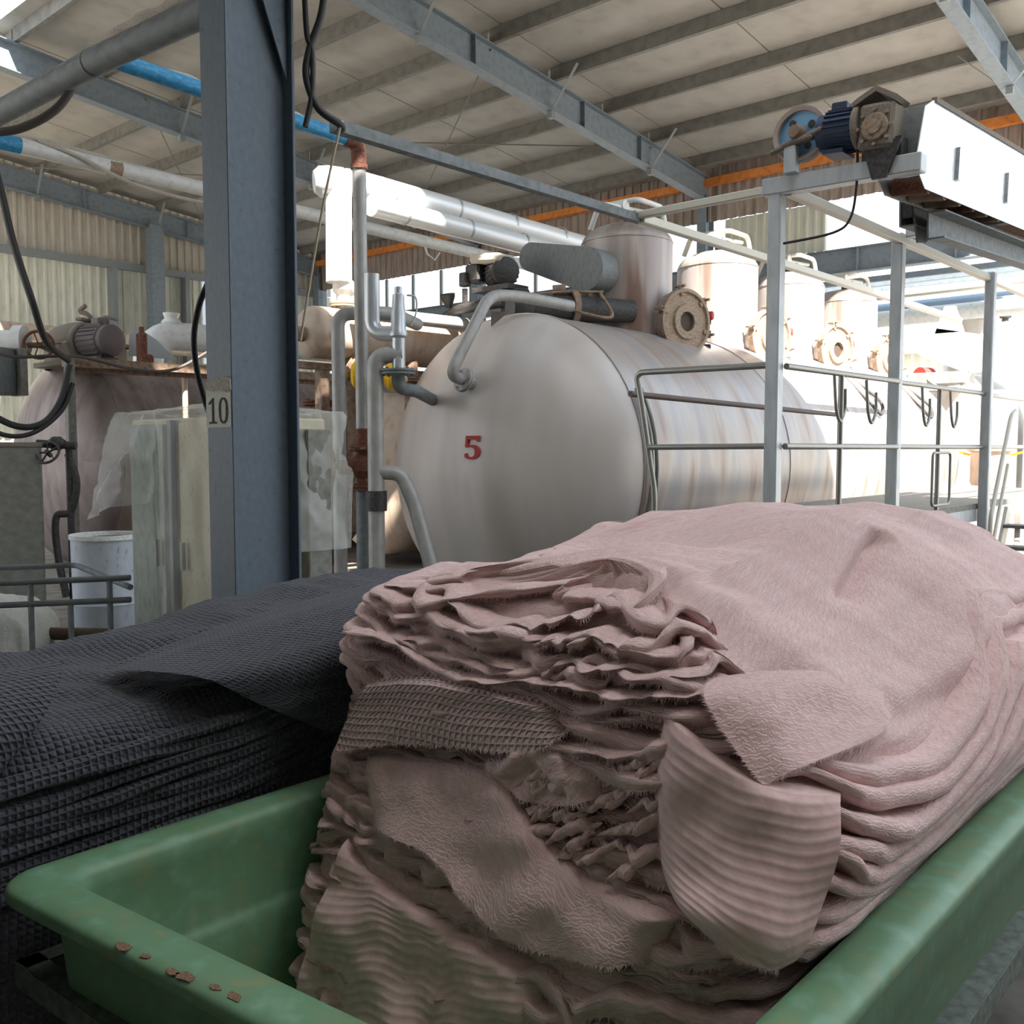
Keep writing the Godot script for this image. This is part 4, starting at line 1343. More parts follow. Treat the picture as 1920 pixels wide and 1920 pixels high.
# ---------------------------------------------------------------- operating platform
func build_platform():
	var t := thing("operating_platform", "steel operating platform with posts and handrails beside tank marked 5", "platform", Vector3(7.5, 0, -3.2))
	var posts := [[5.49, -2.72, 3.2], [7.36, -2.66, 3.2], [9.52, -2.6, 3.2], [5.49, -3.74, 3.12]]
	for p in posts.slice(0, 3):
		var m := mb(t)
		m.box(Vector3(p[0], p[2] * 0.5, p[1]), Vector3(0.085, p[2], 0.085), Basis.IDENTITY, 0.008)
		put(m, "post", M.frame_steel, t)
	var m := mb(t)
	m.box(Vector3(9.5, 1.06, -3.3), Vector3(8.2, 0.05, 1.3))
	put(m, "deck", M.panel_grey, t)
	m = mb(t)
	m.bar(Vector3(5.45, 1.0, -2.68), Vector3(13.6, 1.0, -2.68), 0.05, 0.16)
	m.bar(Vector3(5.45, 1.0, -3.9), Vector3(13.6, 1.0, -3.9), 0.05, 0.16)
	put(m, "deck_beam", M.frame_steel, t)
	# overhead beams
	for a in [[Vector3(5.49, 3.18, -2.80), Vector3(5.49, 3.16, -1.86), 0.10, 0.10, "frame_steel"], [Vector3(5.49, 3.17, -3.75), Vector3(5.49, 3.17, -2.78), 0.05, 0.05, "frame_pale"], [Vector3(5.5, 3.15, -2.66), Vector3(11.6, 3.15, -2.60), 0.06, 0.06, "frame_pale"], [Vector3(5.5, 3.15, -3.72), Vector3(12.4, 3.15, -3.72), 0.06, 0.06, "frame_pale"], [Vector3(7.36, 3.2, -2.6), Vector3(7.36, 3.2, -1.9), 0.08, 0.08, "frame_steel"]]:
		m = mb(t)
		m.bar(a[0], a[1], a[2], a[3], Vector3.UP, 0.006)
		put(m, "overhead_beam", M[a[4]], t)
	# cable channel from the numbered column to the platform corner
	m = mb(t)
	m.bar(Vector3(2.86, 3.10, -3.63), Vector3(5.55, 3.155, -3.72), 0.004, 0.055)
	m.bar(Vector3(2.86, 3.075, -3.655), Vector3(5.55, 3.13, -3.745), 0.055, 0.004)
	m.bar(Vector3(2.86, 3.10, -3.68), Vector3(5.55, 3.155, -3.77), 0.004, 0.055)
	put(m, "cable_channel", M.pipe_dark, t)
	# handrails: front end
	m = mb(t)
	m.tube(route([Vector3(5.49, 2.11, -2.76), Vector3(5.49, 2.115, -3.74), Vector3(5.49, 1.95, -3.70), Vector3(5.49, 1.3, -3.58), Vector3(5.49, 1.06, -3.58)], 0.07, 6), 0.021, 12)
	put(m, "handrail", M.rail, t)
	m = mb(t)
	m.tube([Vector3(5.49, 1.612, -2.76), Vector3(5.49, 1.605, -3.64)], 0.019, 12)
	put(m, "mid_rail", M.rail, t)
	# along the walkway
	var stops := [[5.53, 7.32], [7.40, 9.48], [9.56, 13.4]]
	for s in stops:
		for y in [[2.10, "handrail"], [1.61, "mid_rail"]]:
			m = mb(t)
			m.tube([Vector3(s[0], y[0], -2.66), Vector3(s[1], y[0], -2.62)], 0.02, 12)
			put(m, y[1], M.rail, t)
		m = mb(t)
		m.tube([Vector3((s[0] + s[1]) * 0.5 - 0.1, 1.08, -2.645), Vector3((s[0] + s[1]) * 0.5 - 0.1, 2.09, -2.645)], 0.019, 12)
		put(m, "baluster", M.rail, t)
	m = mb(t)
	m.tube(route([Vector3(8.2, 1.18, -2.64), Vector3(8.2, 1.56, -2.64), Vector3(8.62, 1.56, -2.63), Vector3(8.62, 1.12, -2.63), Vector3(8.2, 1.12, -2.64), Vector3(8.2, 1.2, -2.64)], 0.05, 5), 0.012, 8)
	put(m, "gate_loop", M.rail, t)
	# rear rail close to the tank
	m = mb(t)
	m.tube([Vector3(5.6, 1.98, -3.86), Vector3(9.2, 1.93, -3.9)], 0.022, 8)
	put(m, "rear_rail", M.bar_brown, t)
	for x in [7.9, 8.6, 6.2, 6.75]:
		m = mb(t)
		m.tube(spline([Vector3(x, 2.08, -2.64), Vector3(x + 0.02, 1.86, -2.63), Vector3(x + 0.09, 1.78, -2.63), Vector3(x + 0.16, 1.86, -2.63), Vector3(x + 0.16, 2.0, -2.63)], 6), 0.012, 8)
		put(m, "rail_hook", M.rail, t)
	# stair at the far end
	var st := thing("steel_stair", "pale steel stair with handrails at the platform's far end", "stair", Vector3(9.3, 0, -2.3))
	for z in [-2.45, -1.95]:
		m = mb(st)
		m.bar(Vector3(9.75, 1.02, z), Vector3(9.2, 0.1, z), 0.03, 0.14)
		put(m, "stringer", M.frame_pale, st)
		m = mb(st)
		m.tube(route([Vector3(9.9, 1.95, z), Vector3(9.75, 1.9, z), Vector3(9.2, 0.98, z), Vector3(9.2, 0.2, z)], 0.08), 0.02, 10)
		m.tube([Vector3(9.7, 1.45, z), Vector3(9.25, 0.65, z)], 0.016, 8)
		put(m, "stair_rail", M.frame_pale, st)
	for k in 5:
		m = mb(st)
		m.box(Vector3(9.66 - 0.11 * k, 0.88 - 0.19 * k, -2.2), Vector3(0.2, 0.03, 0.48))
		put(m, "tread", M.panel_grey, st)
	build_reel()

func build_reel():
	# winding reel and its motor on the overhead beam
	var t := thing("winding_reel", "blue and rusty winding reel wheel with bracket on the overhead beam", "reel", Vector3(5.49, 3.23, -2.56))
	var c := Vector3(5.47, 3.45, -2.565)
	var m := mb(t)
	m.lathe([Vector2(0.135, -0.03), Vector2(0.16, -0.035), Vector2(0.165, 0.0), Vector2(0.16, 0.035), Vector2(0.135, 0.03), Vector2(0.135, -0.03)], c, Vector3(-1, 0.05, 0.1), 40)
	put(m, "rim", M.wheel_rim, t)
	m = mb(t)
	m.cyl(c + Vector3(0.012, 0, 0), c + Vector3(-0.012, 0, 0), 0.138, 36)
	put(m, "disc", M.wheel_blue, t)
	for k in 4:
		var a := TAU * k / 4.0 + 0.6
		m = mb(t)
		m.cyl(c + Vector3(-0.008, 0.085 * sin(a), 0.085 * cos(a)), c + Vector3(-0.016, 0.085 * sin(a), 0.085 * cos(a)), 0.022, 16)
		put(m, "hole", M.iron_dark, t)
	m = mb(t)
	m.cyl(c + Vector3(0.06, 0, 0), c + Vector3(-0.07, 0, 0), 0.03, 16)
	m.lathe([Vector2(0, -0.09), Vector2(0.035, -0.085), Vector2(0.045, -0.05), Vector2(0.045, 0.0)], c + Vector3(-0.02, 0, 0), Vector3(1, 0, 0), 14)
	put(m, "hub", M.brown_iron, t)
	m = mb(t)
	m.box(Vector3(5.42, 3.3, -2.60), Vector3(0.06, 0.16, 0.075), Basis.IDENTITY, 0.006)
	put(m, "bearing_post", M.frame_steel, t)
	m = mb(t)
	m.tube([Vector3(5.40, 3.36, -2.72), Vector3(5.40, 3.40, -2.55), Vector3(5.40, 3.44, -2.40)], 0.016, 8)
	m.box(Vector3(5.41, 3.395, -2.56), Vector3(0.06, 0.03, 0.2), Basis(Vector3.RIGHT, -0.12), 0.01)
	put(m, "bearing_clamp", M.gear_dust, t)
	t = thing("gear_motor", "dark blue electric motor with dusty square gearbox on the overhead beam", "motor", Vector3(5.5, 3.22, -2.2))
	electric_motor(t, Vector3(5.5, 3.435, -2.46), Vector3(5.5, 3.42, -2.22), 0.115, M.motor_blue)
	m = mb(t)
	m.cyl(Vector3(5.5, 3.42, -2.235), Vector3(5.5, 3.42, -2.20), 0.135, 26, 0.01)
	m.box(Vector3(5.5, 3.39, -2.1), Vector3(0.2, 0.25, 0.2), Basis(Vector3.RIGHT, 0.05), 0.02)
	put(m, "gearbox", M.gear_dust, t)
	m = mb(t)
	m.cyl(Vector3(5.41, 3.38, -2.1), Vector3(5.385, 3.38, -2.1), 0.075, 22, 0.006)
	m.cyl(Vector3(5.39, 3.38, -2.1), Vector3(5.375, 3.38, -2.1), 0.04, 18)
	for k in 8:
		var a := TAU * k / 8.0
		m.cyl(Vector3(5.40, 3.38 + 0.095 * sin(a), -2.1 + 0.095 * cos(a)), Vector3(5.385, 3.38 + 0.095 * sin(a), -2.1 + 0.095 * cos(a)), 0.01, 8)
	put(m, "gearbox_cover", M.port, t)
	m = mb(t)
	m.prism(PackedVector2Array([Vector2(-0.15, 0), Vector2(-0.1, 0.03), Vector2(0, 0.075), Vector2(0.12, 0.0), Vector2(0.1, -0.02), Vector2(0, 0.045), Vector2(-0.13, -0.015)]), Vector3(5.4, 3.53, -2.1), Vector3.BACK, Vector3.UP, Vector3(0.2, 0, 0))
	put(m, "torque_plate", M.gear_dust, t)
	m = mb(t)
	m.box(Vector3(5.5, 3.26, -2.08), Vector3(0.1, 0.12, 0.22))
	m.prism(PackedVector2Array([Vector2(-0.1, 0.1), Vector2(0.12, 0.1), Vector2(0.04, -0.1), Vector2(-0.04, -0.1)]), Vector3(5.42, 3.2, -2.08), Vector3.BACK, Vector3.UP, Vector3(0.02, 0, 0))
	put(m, "motor_bracket", M.iron_dark, t)
	# conveyor trough leading off to the right
	t = thing("conveyor_chute", "bright stainless conveyor chute above the overhead beam", "chute", Vector3(6.5, 3.2, -1.7))
	var dir := Vector3(1.9, 0.14, 0).normalized()
	for z in [-1.90, -2.12]:
		m = mb(t)
		m.prism(PackedVector2Array([Vector2(5.46, 3.15), Vector2(5.60, 3.50), Vector2(5.72, 3.56), Vector2(9.2, 3.80), Vector2(9.2, 3.26), Vector2(5.62, 3.05)]), Vector3(0, 0, z), Vector3.RIGHT, Vector3.UP, Vector3(0, 0, 0.006))
		put(m, "side_plate", M.chute, t)
	for x in [6.15, 7.2, 8.2]:
		m = mb(t)
		m.bar(Vector3(x, 3.17 + (x - 5.6) * 0.06, -1.885), Vector3(x + 0.02, 3.36 + (x - 5.6) * 0.068, -1.885), 0.02, 0.03, Vector3.RIGHT)
		put(m, "side_rib", M.chute, t)
	m = mb(t)
	m.box(Vector3(5.72, 3.36, -2.01), Vector3(0.012, 0.38, 0.21))
	put(m, "end_plate", M.chute, t)
	m = mb(t)
	m.bar(Vector3(5.75, 3.57, -1.9), Vector3(9.2, 3.81, -1.9), 0.03, 0.03)
	put(m, "top_edge", M.gear_dust, t)
	m = mb(t)
	m.bar(Vector3(5.75, 3.14, -2.01), Vector3(9.2, 3.36, -2.01), 0.2, 0.05)
	put(m, "belt", M.belt, t)
	for k in 6:
		m = mb(t)
		var x := 5.72 + 0.28 * k
		m.cyl(Vector3(x, 3.105 + 0.063 * (x - 5.6), -2.105), Vector3(x, 3.085 + 0.063 * (x - 5.6), -1.905), 0.05, 14)
		put(m, "roller", M.brown_iron if k % 3 else M.rust, t)
	t = thing("conveyor_support", "dark steel channel supports under the stainless conveyor chute", "frame", Vector3(7.5, 3.0, -2.1))
	for a in [[-2.22, 3.06, 0.16], [-2.05, 2.96, 0.16]]:
		m = mb(t)
		var p := Vector3(6.15, a[1], a[0])
		var q := Vector3(10.5, a[1] + 0.24, a[0])
		m.bar(p, q, 0.012, a[2])
		m.bar(p + Vector3(0, a[2] * 0.5, 0.05), q + Vector3(0, a[2] * 0.5, 0.05), 0.1, 0.01)
		m.bar(p + Vector3(0, -a[2] * 0.5, 0.05), q + Vector3(0, -a[2] * 0.5, 0.05), 0.1, 0.01)
		put(m, "channel", M.pipe_dark, t)
	m = mb(t)
	m.prism(PackedVector2Array([Vector2(-0.06, 0.12), Vector2(0.5, 0.18), Vector2(0.46, -0.08), Vector2(0.24, -0.24), Vector2(0.1, -0.26), Vector2(0.0, -0.06)]), Vector3(6.12, 3.14, -2.14), Vector3.RIGHT, Vector3.UP, Vector3(0, 0, 0.012))
	put(m, "hanger_plate", M.guard, t)
	m = mb(t)
	m.bar(Vector3(6.06, 3.5, -2.16), Vector3(6.12, 3.02, -2.16), 0.05, 0.05, Vector3.RIGHT)
	put(m, "hanger_bar", M.iron_dark, t)
	m = mb(t)
	m.tube(spline([Vector3(5.46, 3.3, -2.22), Vector3(5.46, 3.1, -2.22), Vector3(5.48, 2.92, -2.26), Vector3(5.47, 2.85, -2.36), Vector3(5.46, 2.83, -2.66)], 6), 0.008, 6)
	solo(m, "power_cord", M.cable, "thin black power cord hanging from the gear motor to the post", "cable")

# ---------------------------------------------------------------- next machine down the row
func build_machine_far():
	var t := thing("dyeing_machine", "sunlit pale dyeing machine with white belt guard beyond the platform", "machine", Vector3(18.5, 0, -5.2))
	var ax := Vector3(16.9, 1.45, -5.2)
	var m := mb(t)
	dish(m, ax.x, ax.y, ax.z, 1.42, 0.55)
	put(m, "dished_end", M.tank_pale, t)
	m = mb(t)
	m.lathe([Vector2(1.42, 0), Vector2(1.42, 6.0), Vector2(0.0, 6.3)], ax, Vector3.RIGHT, 60)
	put(m, "shell", M.tank_pale, t)
	for x in [18.0, 20.0]:
		tower(t, x, 2.6, ax.z, 0.45, 4.0, M.tank_pale)
	belt_guard(t, 16.0, Vector2(-4.62, 3.08), 0.30, Vector2(-5.25, 3.28), 0.24, 0.2, M.guard_white)
	m = mb(t)
	m.prism(PackedVector2Array([Vector2(-0.2, 0), Vector2(0.22, 0), Vector2(0.08, 0.42), Vector2(-0.06, 0.42)]), Vector3(16.0, 3.42, -4.98), Vector3.BACK, Vector3.UP, Vector3(0.12, 0, 0))
	put(m, "guard_peak", M.guard_white, t)
	m = mb(t)
	m.cyl(Vector3(15.95, 2.78, -5.38), Vector3(16.2, 2.78, -5.3), 0.12, 14)
	put(m, "pump_cap", M.red_paint, t, "faded red pump cap")
	m = mb(t)
	m.box(Vector3(16.1, 2.7, -5.1), Vector3(0.5, 0.2, 0.9), Basis.IDENTITY, 0.02)
	m.tube(spline([Vector3(15.9, 2.75, -5.3), Vector3(15.8, 2.55, -5.0), Vector3(15.9, 2.6, -4.7), Vector3(16.0, 2.85, -4.6)], 6), 0.02, 8)
	put(m, "pump_bed", M.pipe_grey, t)
	m = mb(t)
	m.box(Vector3(16.2, 1.25, -5.2), Vector3(0.3, 2.5, 2.4))
	put(m, "base_panel", M.tank_pale, t)
	m = mb(t)
	m.tube(route([Vector3(15.6, 1.2, -6.6), Vector3(15.6, 3.9, -6.6), Vector3(15.6, 4.1, -7.6)], 0.25), 0.12, 16)
	put(m, "riser_pipe", M.pipe_white, t)
	var p := thing("pump_unit", "small peach-coloured pump housing with wing nuts beside the far machine", "pump", Vector3(14.9, 1.06, -4.0))
	m = mb(p)
	m.lathe([Vector2(0, 0), Vector2(0.24, 0), Vector2(0.26, 0.05), Vector2(0.26, 0.48), Vector2(0.31, 0.5), Vector2(0.31, 0.56), Vector2(0.2, 0.64), Vector2(0, 0.66)], Vector3(14.9, 1.06, -4.0), Vector3.UP, 24)
	put(m, "housing", M.vessel, p)
	for k in 4:
		m = mb(p)
		var a := TAU * k / 4.0
		m.bar(Vector3(14.9 + 0.28 * cos(a), 1.5, -4.0 + 0.28 * sin(a)), Vector3(14.9 + 0.42 * cos(a), 1.54, -4.0 + 0.42 * sin(a)), 0.05, 0.03)
		put(m, "wing_nut", M.yellow, p)

# ---------------------------------------------------------------- left machine
func build_machine_left():
	var ax := Vector3(5.75, 1.42, -13.0)
	var r := 1.39
	var t := thing("dyeing_machine", "mauve-stained dyeing tank standing before the cream gable wall", "machine", Vector3(9.0, 0, -13.0))
	var m := mb(t)
	dish(m, ax.x, ax.y, ax.z, r, 0.6)
	put(m, "dished_end", M.tank_purple, t)
	m = mb(t)
	m.lathe([Vector2(r, 0), Vector2(r + 0.012, 0.0), Vector2(r + 0.012, 0.04), Vector2(r, 0.04), Vector2(r, 7.0), Vector2(0, 7.4)], ax, Vector3.RIGHT, 64)
	put(m, "shell", M.tank_purple, t)
	m = mb(t)
	m.box(Vector3(6.2, 0.2, -13.0), Vector3(0.2, 0.4, 1.8))
	put(m, "saddle", M.iron_dark, t)
	# domed pot with a lid clamp, drive motor, handwheel
	m = mb(t)
	var prof := [Vector2(0.5, -0.25), Vector2(0.5, 0.05), Vector2(0.54, 0.06), Vector2(0.54, 0.1)]
	for k in range(0, 9):
		var a := PI * 0.5 * k / 8.0
		prof.append(Vector2(0.5 * cos(a), 0.1 + 0.28 * sin(a)))
	m.lathe(prof, Vector3(5.75, 2.86, -12.6), Vector3.UP, 36)
	put(m, "domed_pot", M.gear_dust, t)
	m = mb(t)
	m.box(Vector3(5.72, 3.26, -12.5), Vector3(0.3, 0.04, 0.1), Basis(Vector3.UP, 0.5), 0.01)
	m.tube(spline([Vector3(5.8, 3.25, -12.45), Vector3(5.74, 3.34, -12.5), Vector3(5.68, 3.38, -12.58), Vector3(5.72, 3.45, -12.5)], 5), 0.03, 8)
	m.tube(spline([Vector3(5.82, 3.25, -12.4), Vector3(5.9, 3.3, -12.3), Vector3(6.0, 3.27, -12.2)], 5), 0.025, 8)
	put(m, "lid_clamp", M.gear_dust, t)
	electric_motor(t, Vector3(5.5, 2.90, -11.30), Vector3(5.42, 2.90, -11.80), 0.20, M.motor_purple)
	m = mb(t)
	m.cyl(Vector3(5.42, 2.9, -11.8), Vector3(5.4, 2.9, -11.9), 0.24, 24, 0.02)
	m.box(Vector3(5.4, 2.78, -12.0), Vector3(0.34, 0.3, 0.3), Basis.IDENTITY, 0.03)
	m.box(Vector3(5.3, 2.62, -11.8), Vector3(0.6, 0.06, 1.2))
	put(m, "gear_reducer", M.gear_dust, t)
	handwheel(t, Vector3(4.85, 2.83, -11.86), Vector3(-0.45, 0.0, 0.9), 0.16, M.rust)
	m = mb(t)
	m.tube([Vector3(4.9, 2.83, -11.95), Vector3(5.2, 2.83, -12.4)], 0.03, 10)
	m.tube([Vector3(3.6, 2.86, -12.6), Vector3(5.1, 2.84, -12.0)], 0.035, 10)
	put(m, "spindle", M.gear_dust, t)
	m = mb(t)
	m.box(Vector3(5.75, 2.82, -11.1), Vector3(0.1, 0.34, 0.12), Basis.IDENTITY, 0.02)
	m.box(Vector3(5.78, 2.66, -11.08), Vector3(0.16, 0.14, 0.18), Basis.IDENTITY, 0.03)
	m.cyl(Vector3(5.75, 2.98, -11.1), Vector3(5.75, 3.06, -11.1), 0.03, 10)
	put(m, "rusty_valve", M.rust, t)
	# walkway beam along the crown
	m = mb(t)
	m.bar(Vector3(4.66, 2.55, -10.75), Vector3(9.6, 2.62, -11.1), 0.10, 0.10)
	m.bar(Vector3(4.8, 2.48, -10.85), Vector3(9.6, 2.54, -11.2), 0.03, 0.06)
	put(m, "walkway_beam", M.brown_iron, t)
	m = mb(t)
	m.tube(route([Vector3(6.25, 1.9, -11.0), Vector3(6.25, 2.62, -11.0), Vector3(7.6, 2.66, -11.0)], 0.06), 0.035, 10)
	put(m, "bent_pipe", M.vessel, t)
	m = mb(t)
	m.bar(Vector3(4.66, 0.0, -10.62), Vector3(4.66, 2.56, -10.62), 0.09, 0.09, Vector3.RIGHT, 0.006)
	put(m, "corner_post", M.panel_grey, t)
	# grey cover sheet leaning above the tank
	m = mb(t)
	m.prism(PackedVector2Array([Vector2(-0.3, 0), Vector2(0.32, -0.05), Vector2(0.05, 0.22), Vector2(-0.16, 0.36), Vector2(-0.28, 0.28)]), Vector3(6.38, 2.82, -12.05), Vector3(0.74, 0, 0.66), Vector3.UP, Vector3(0.02, 0, -0.02))
	put(m, "cover_sheet", M.cover_grey, t, "pale grey cover sheet leaning on the tank")
	# white pipework behind
	var w := thing("steam_pipe", "bright white lagged steam pipe rising behind the mauve tank", "pipe", Vector3(7.5, 2.6, -14.2))
	m = mb(w)
	m.tube(route([Vector3(7.35, 2.5, -14.1), Vector3(7.4, 3.34, -14.0), Vector3(9.2, 3.36, -13.9), Vector3(12.5, 3.36, -13.9)], 0.4, 8), 0.22, 18)
	m.lathe([Vector2(0, 0), Vector2(0.1, 0), Vector2(0.16, 0.06), Vector2(0.1, 0.12), Vector2(0.13, 0.2), Vector2(0, 0.22)], Vector3(7.75, 3.5, -14.0), Vector3.UP, 16)
	put(m, "lagging", M.pipe_white, w)
	# control box and lower panel at the frame's left edge
	var b := thing("control_box", "grey steel control box hung beside the mauve tank", "control box", Vector3(4.2, 2.2, -11.6))
	m = mb(b)
	m.box(Vector3(4.15, 2.47, -11.75), Vector3(0.55, 0.54, 0.5), Basis(Vector3.UP, 0.3), 0.015)
	put(m, "body", M.guard, b)
	m = mb(b)
	m.box(Vector3(4.52, 2.47, -11.62), Vector3(0.08, 0.54, 0.3))
	put(m, "edge_post", M.panel_grey, b)
	m = mb(b)
	m.bar(Vector3(4.2, 0, -11.75), Vector3(4.2, 2.22, -11.75), 0.08, 0.08, Vector3.RIGHT)
	put(m, "stand", M.panel_grey, b)
	var q := thing("duct_pipe", "white plastic pipe end lying over the control box", "pipe", Vector3(4.4, 2.8, -12.4))
	m = mb(q)
	m.cyl(Vector3(3.8, 2.88, -13.0), Vector3(4.75, 2.88, -12.1), 0.13, 18)
	m.cyl(Vector3(4.70, 2.88, -12.14), Vector3(4.78, 2.88, -12.06), 0.19, 20)
	put(m, "body", M.pipe_white, q)

func handwheel(t: Node3D, c: Vector3, dir: Vector3, r: float, metal: Material):
	var d := dir.normalized()
	var s := d.cross(Vector3.UP).normalized()
	var u := s.cross(d)
	var m := mb(t)
	var ring := []
	for k in 25: ring.append(c + (s * cos(TAU * k / 24.0) + u * sin(TAU * k / 24.0)) * r)
	m.tube(ring, r * 0.12, 8, false)
	for k in 5:
		var e := s * cos(TAU * k / 5.0) + u * sin(TAU * k / 5.0)
		m.bar(c, c + e * r, r * 0.09, r * 0.16, d)
	m.cyl(c - d * r * 0.5, c + d * r * 0.25, r * 0.2, 10)
	put(m, "handwheel", metal, t)

# ---------------------------------------------------------------- pipework in the middle
func build_pipes():
	# dusty grey pipe crossing in front at the upper left
	var t := thing("overhead_pipe", "dusty dark grey pipe crossing in front of the roof at upper left", "pipe", Vector3(2.66, 3.85, -6.0))
	var m := mb(t)
	m.tube([Vector3(2.66, 3.72, -3.4), Vector3(2.66, 3.84, -5.6), Vector3(2.66, 3.92, -9.5)], 0.075, 20)
	put(m, "pipe_body", M.pipe_dark, t)
	m = mb(t)
	var top := []
	var rad := []
	for k in 15:
		var z := -4.35 - 0.09 * k
		top.append(Vector3(2.64 + 0.01 * sin(k * 1.7), 3.79 - 0.05 * (z + 4.4) + 0.068 + 0.008 * sin(k * 2.3), z))
		rad.append(0.008 + 0.032 * sin(PI * k / 14.0) + 0.006 * sin(k * 1.9))
	m.tube(top, rad, 10)
	put(m, "dust_ridge", M.dust, t, "ridge of pale lint along the pipe's top")
	m = mb(t)
	m.lathe([Vector2(0.075, 0), Vector2(0.079, 0.004), Vector2(0.079, 0.012), Vector2(0.075, 0.016)], Vector3(2.66, 3.838, -5.62), Vector3(0, 0.03, -1), 20)
	put(m, "weld_ring", M.pipe_dark, t)
	# blue pipe turning down into the rusty elbow and grey riser
	t = thing("blue_pipe", "bright blue overhead pipe with rusty elbow and long grey riser", "pipe", Vector3(5.06, 0, -6.2))
	m = mb(t)
	m.tube([Vector3(2.95, 4.13, -6.2), Vector3(5.0, 4.075, -6.2)], 0.056, 18)
	put(m, "overhead_run", M.pipe_blue, t)
	m = mb(t)
	m.tube(route([Vector3(4.96, 4.076, -6.2), Vector3(5.10, 4.07, -6.2), Vector3(5.11, 3.9, -6.2)], 0.1, 7), 0.062, 18)
	m.lathe([Vector2(0.055, 0), Vector2(0.07, 0), Vector2(0.07, 0.04), Vector2(0.055, 0.04)], Vector3(5.11, 3.9, -6.2), Vector3.DOWN, 18)
	put(m, "elbow", M.rust, t)
	m = mb(t)
	m.tube([Vector3(5.11, 3.9, -6.2), Vector3(5.12, 1.75, -6.2)], 0.056, 18)
	put(m, "riser", M.pipe_grey, t)
	m = mb(t)
	m.tube([Vector3(5.12, 1.76, -6.2), Vector3(5.12, 1.62, -6.2)], 0.06, 16)
	flange(m, Vector3(5.12, 1.60, -6.2), Vector3.UP, 0.12, 0.02, 6)
	m.lathe([Vector2(0.05, 0), Vector2(0.055, 0.06), Vector2(0.11, 0.12), Vector2(0.11, 0.2), Vector2(0.055, 0.26), Vector2(0.05, 0.3)], Vector3(5.12, 1.29, -6.2), Vector3.UP, 16)
	flange(m, Vector3(5.12, 1.27, -6.2), Vector3.UP, 0.12, 0.02, 6)
	m.cyl(Vector3(5.12, 1.44, -6.2), Vector3(4.94, 1.44, -6.30), 0.06, 12)
	put(m, "gate_valve", M.rust, t)
	handwheel(t, Vector3(4.90, 1.45, -6.33), Vector3(-0.85, 0, -0.5), 0.12, M.rust)
	m = mb(t)
	m.tube([Vector3(5.12, 1.25, -6.2), Vector3(5.12, 0.0, -6.2)], 0.062, 16)
	put(m, "lower_riser", M.pipe_dark, t)
	m = mb(t)
	var lint := []
	var lr := []
	for k in 22:
		lint.append(Vector3(2.9 + 0.1 * k, 4.125 - 0.024 * 0.1 * k + 0.053 + 0.004 * sin(k * 2.1), -6.2 + 0.006 * sin(k * 1.3)))
		lr.append(0.004 + 0.022 * absf(sin(k * 0.7)) * sin(PI * k / 21.0))
	m.tube(lint, lr, 8)
	put(m, "lint_ridge", M.dust, t)
	# left pipe, dusty blue then white, running behind the column towards the towers
	t = thing("long_pipe", "long whitish overhead pipe with patches of old blue paint behind the column", "pipe", Vector3(7.0, 4.6, -10.2))
	m = mb(t)
	m.tube([Vector3(2.5, 4.64, -10.2), Vector3(4.05, 4.625, -10.2)], 0.082, 18)
	put(m, "blue_end", M.pipe_blue, t)
	m = mb(t)
	m.tube([Vector3(4.05, 4.625, -10.2), Vector3(11.9, 4.54, -10.2)], 0.081, 18)
	put(m, "white_run", M.pipe_white, t)
	m = mb(t)
	m.lathe([Vector2(0.081, 0), Vector2(0.084, 0.0), Vector2(0.084, 0.14), Vector2(0.081, 0.14)], Vector3(4.95, 4.61, -10.2), Vector3.RIGHT, 18)
	put(m, "rust_band", M.port, t)
	m = mb(t)
	m.tube(spline([Vector3(4.2, 4.7, -10.15), Vector3(4.6, 4.62, -10.1), Vector3(5.2, 4.46, -10.1), Vector3(6.0, 4.42, -10.1), Vector3(6.5, 4.5, -10.12)], 6), 0.02, 6)
	m.tube(spline([Vector3(3.9, 4.70, -10.2), Vector3(4.4, 4.72, -10.2), Vector3(5.4, 4.69, -10.2), Vector3(6.4, 4.68, -10.2)], 6), [0.01, 0.014, 0.02, 0.025, 0.03, 0.03, 0.03, 0.028, 0.026, 0.024, 0.022, 0.02, 0.02, 0.018, 0.016, 0.014, 0.012, 0.01, 0.008], 8)
	put(m, "hanging_lint", M.dust, t)
	m = mb(t)
	m.tube([Vector3(9.6, 4.5, -10.2), Vector3(9.6, 4.38, -10.15), Vector3(9.7, 4.3, -10.1), Vector3(9.8, 4.42, -10.1)], 0.016, 6)
	put(m, "pipe_hook", M.pipe_white, t)
	# clad insulated pipe with white drop
	t = thing("insulated_pipe", "thick white insulated pipe bending down from two bright clad runs", "pipe", Vector3(5.87, 3.2, -7.43))
	m = mb(t)
	m.tube(route([Vector3(5.86, 3.19, -7.43), Vector3(5.87, 4.16, -7.43), Vector3(6.4, 4.17, -7.43)], 0.14, 8), 0.125, 26)
	put(m, "drop_leg", M.cladding, t)
	m = mb(t)
	m.lathe([Vector2(0, 0), Vector2(0.1, 0.015), Vector2(0.145, 0.07), Vector2(0.15, 0.16), Vector2(0.13, 0.3)], Vector3(5.66, 4.12, -7.56), Vector3(0.9, 0.1, 0.5), 26)
	put(m, "end_cap", M.cladding, t)
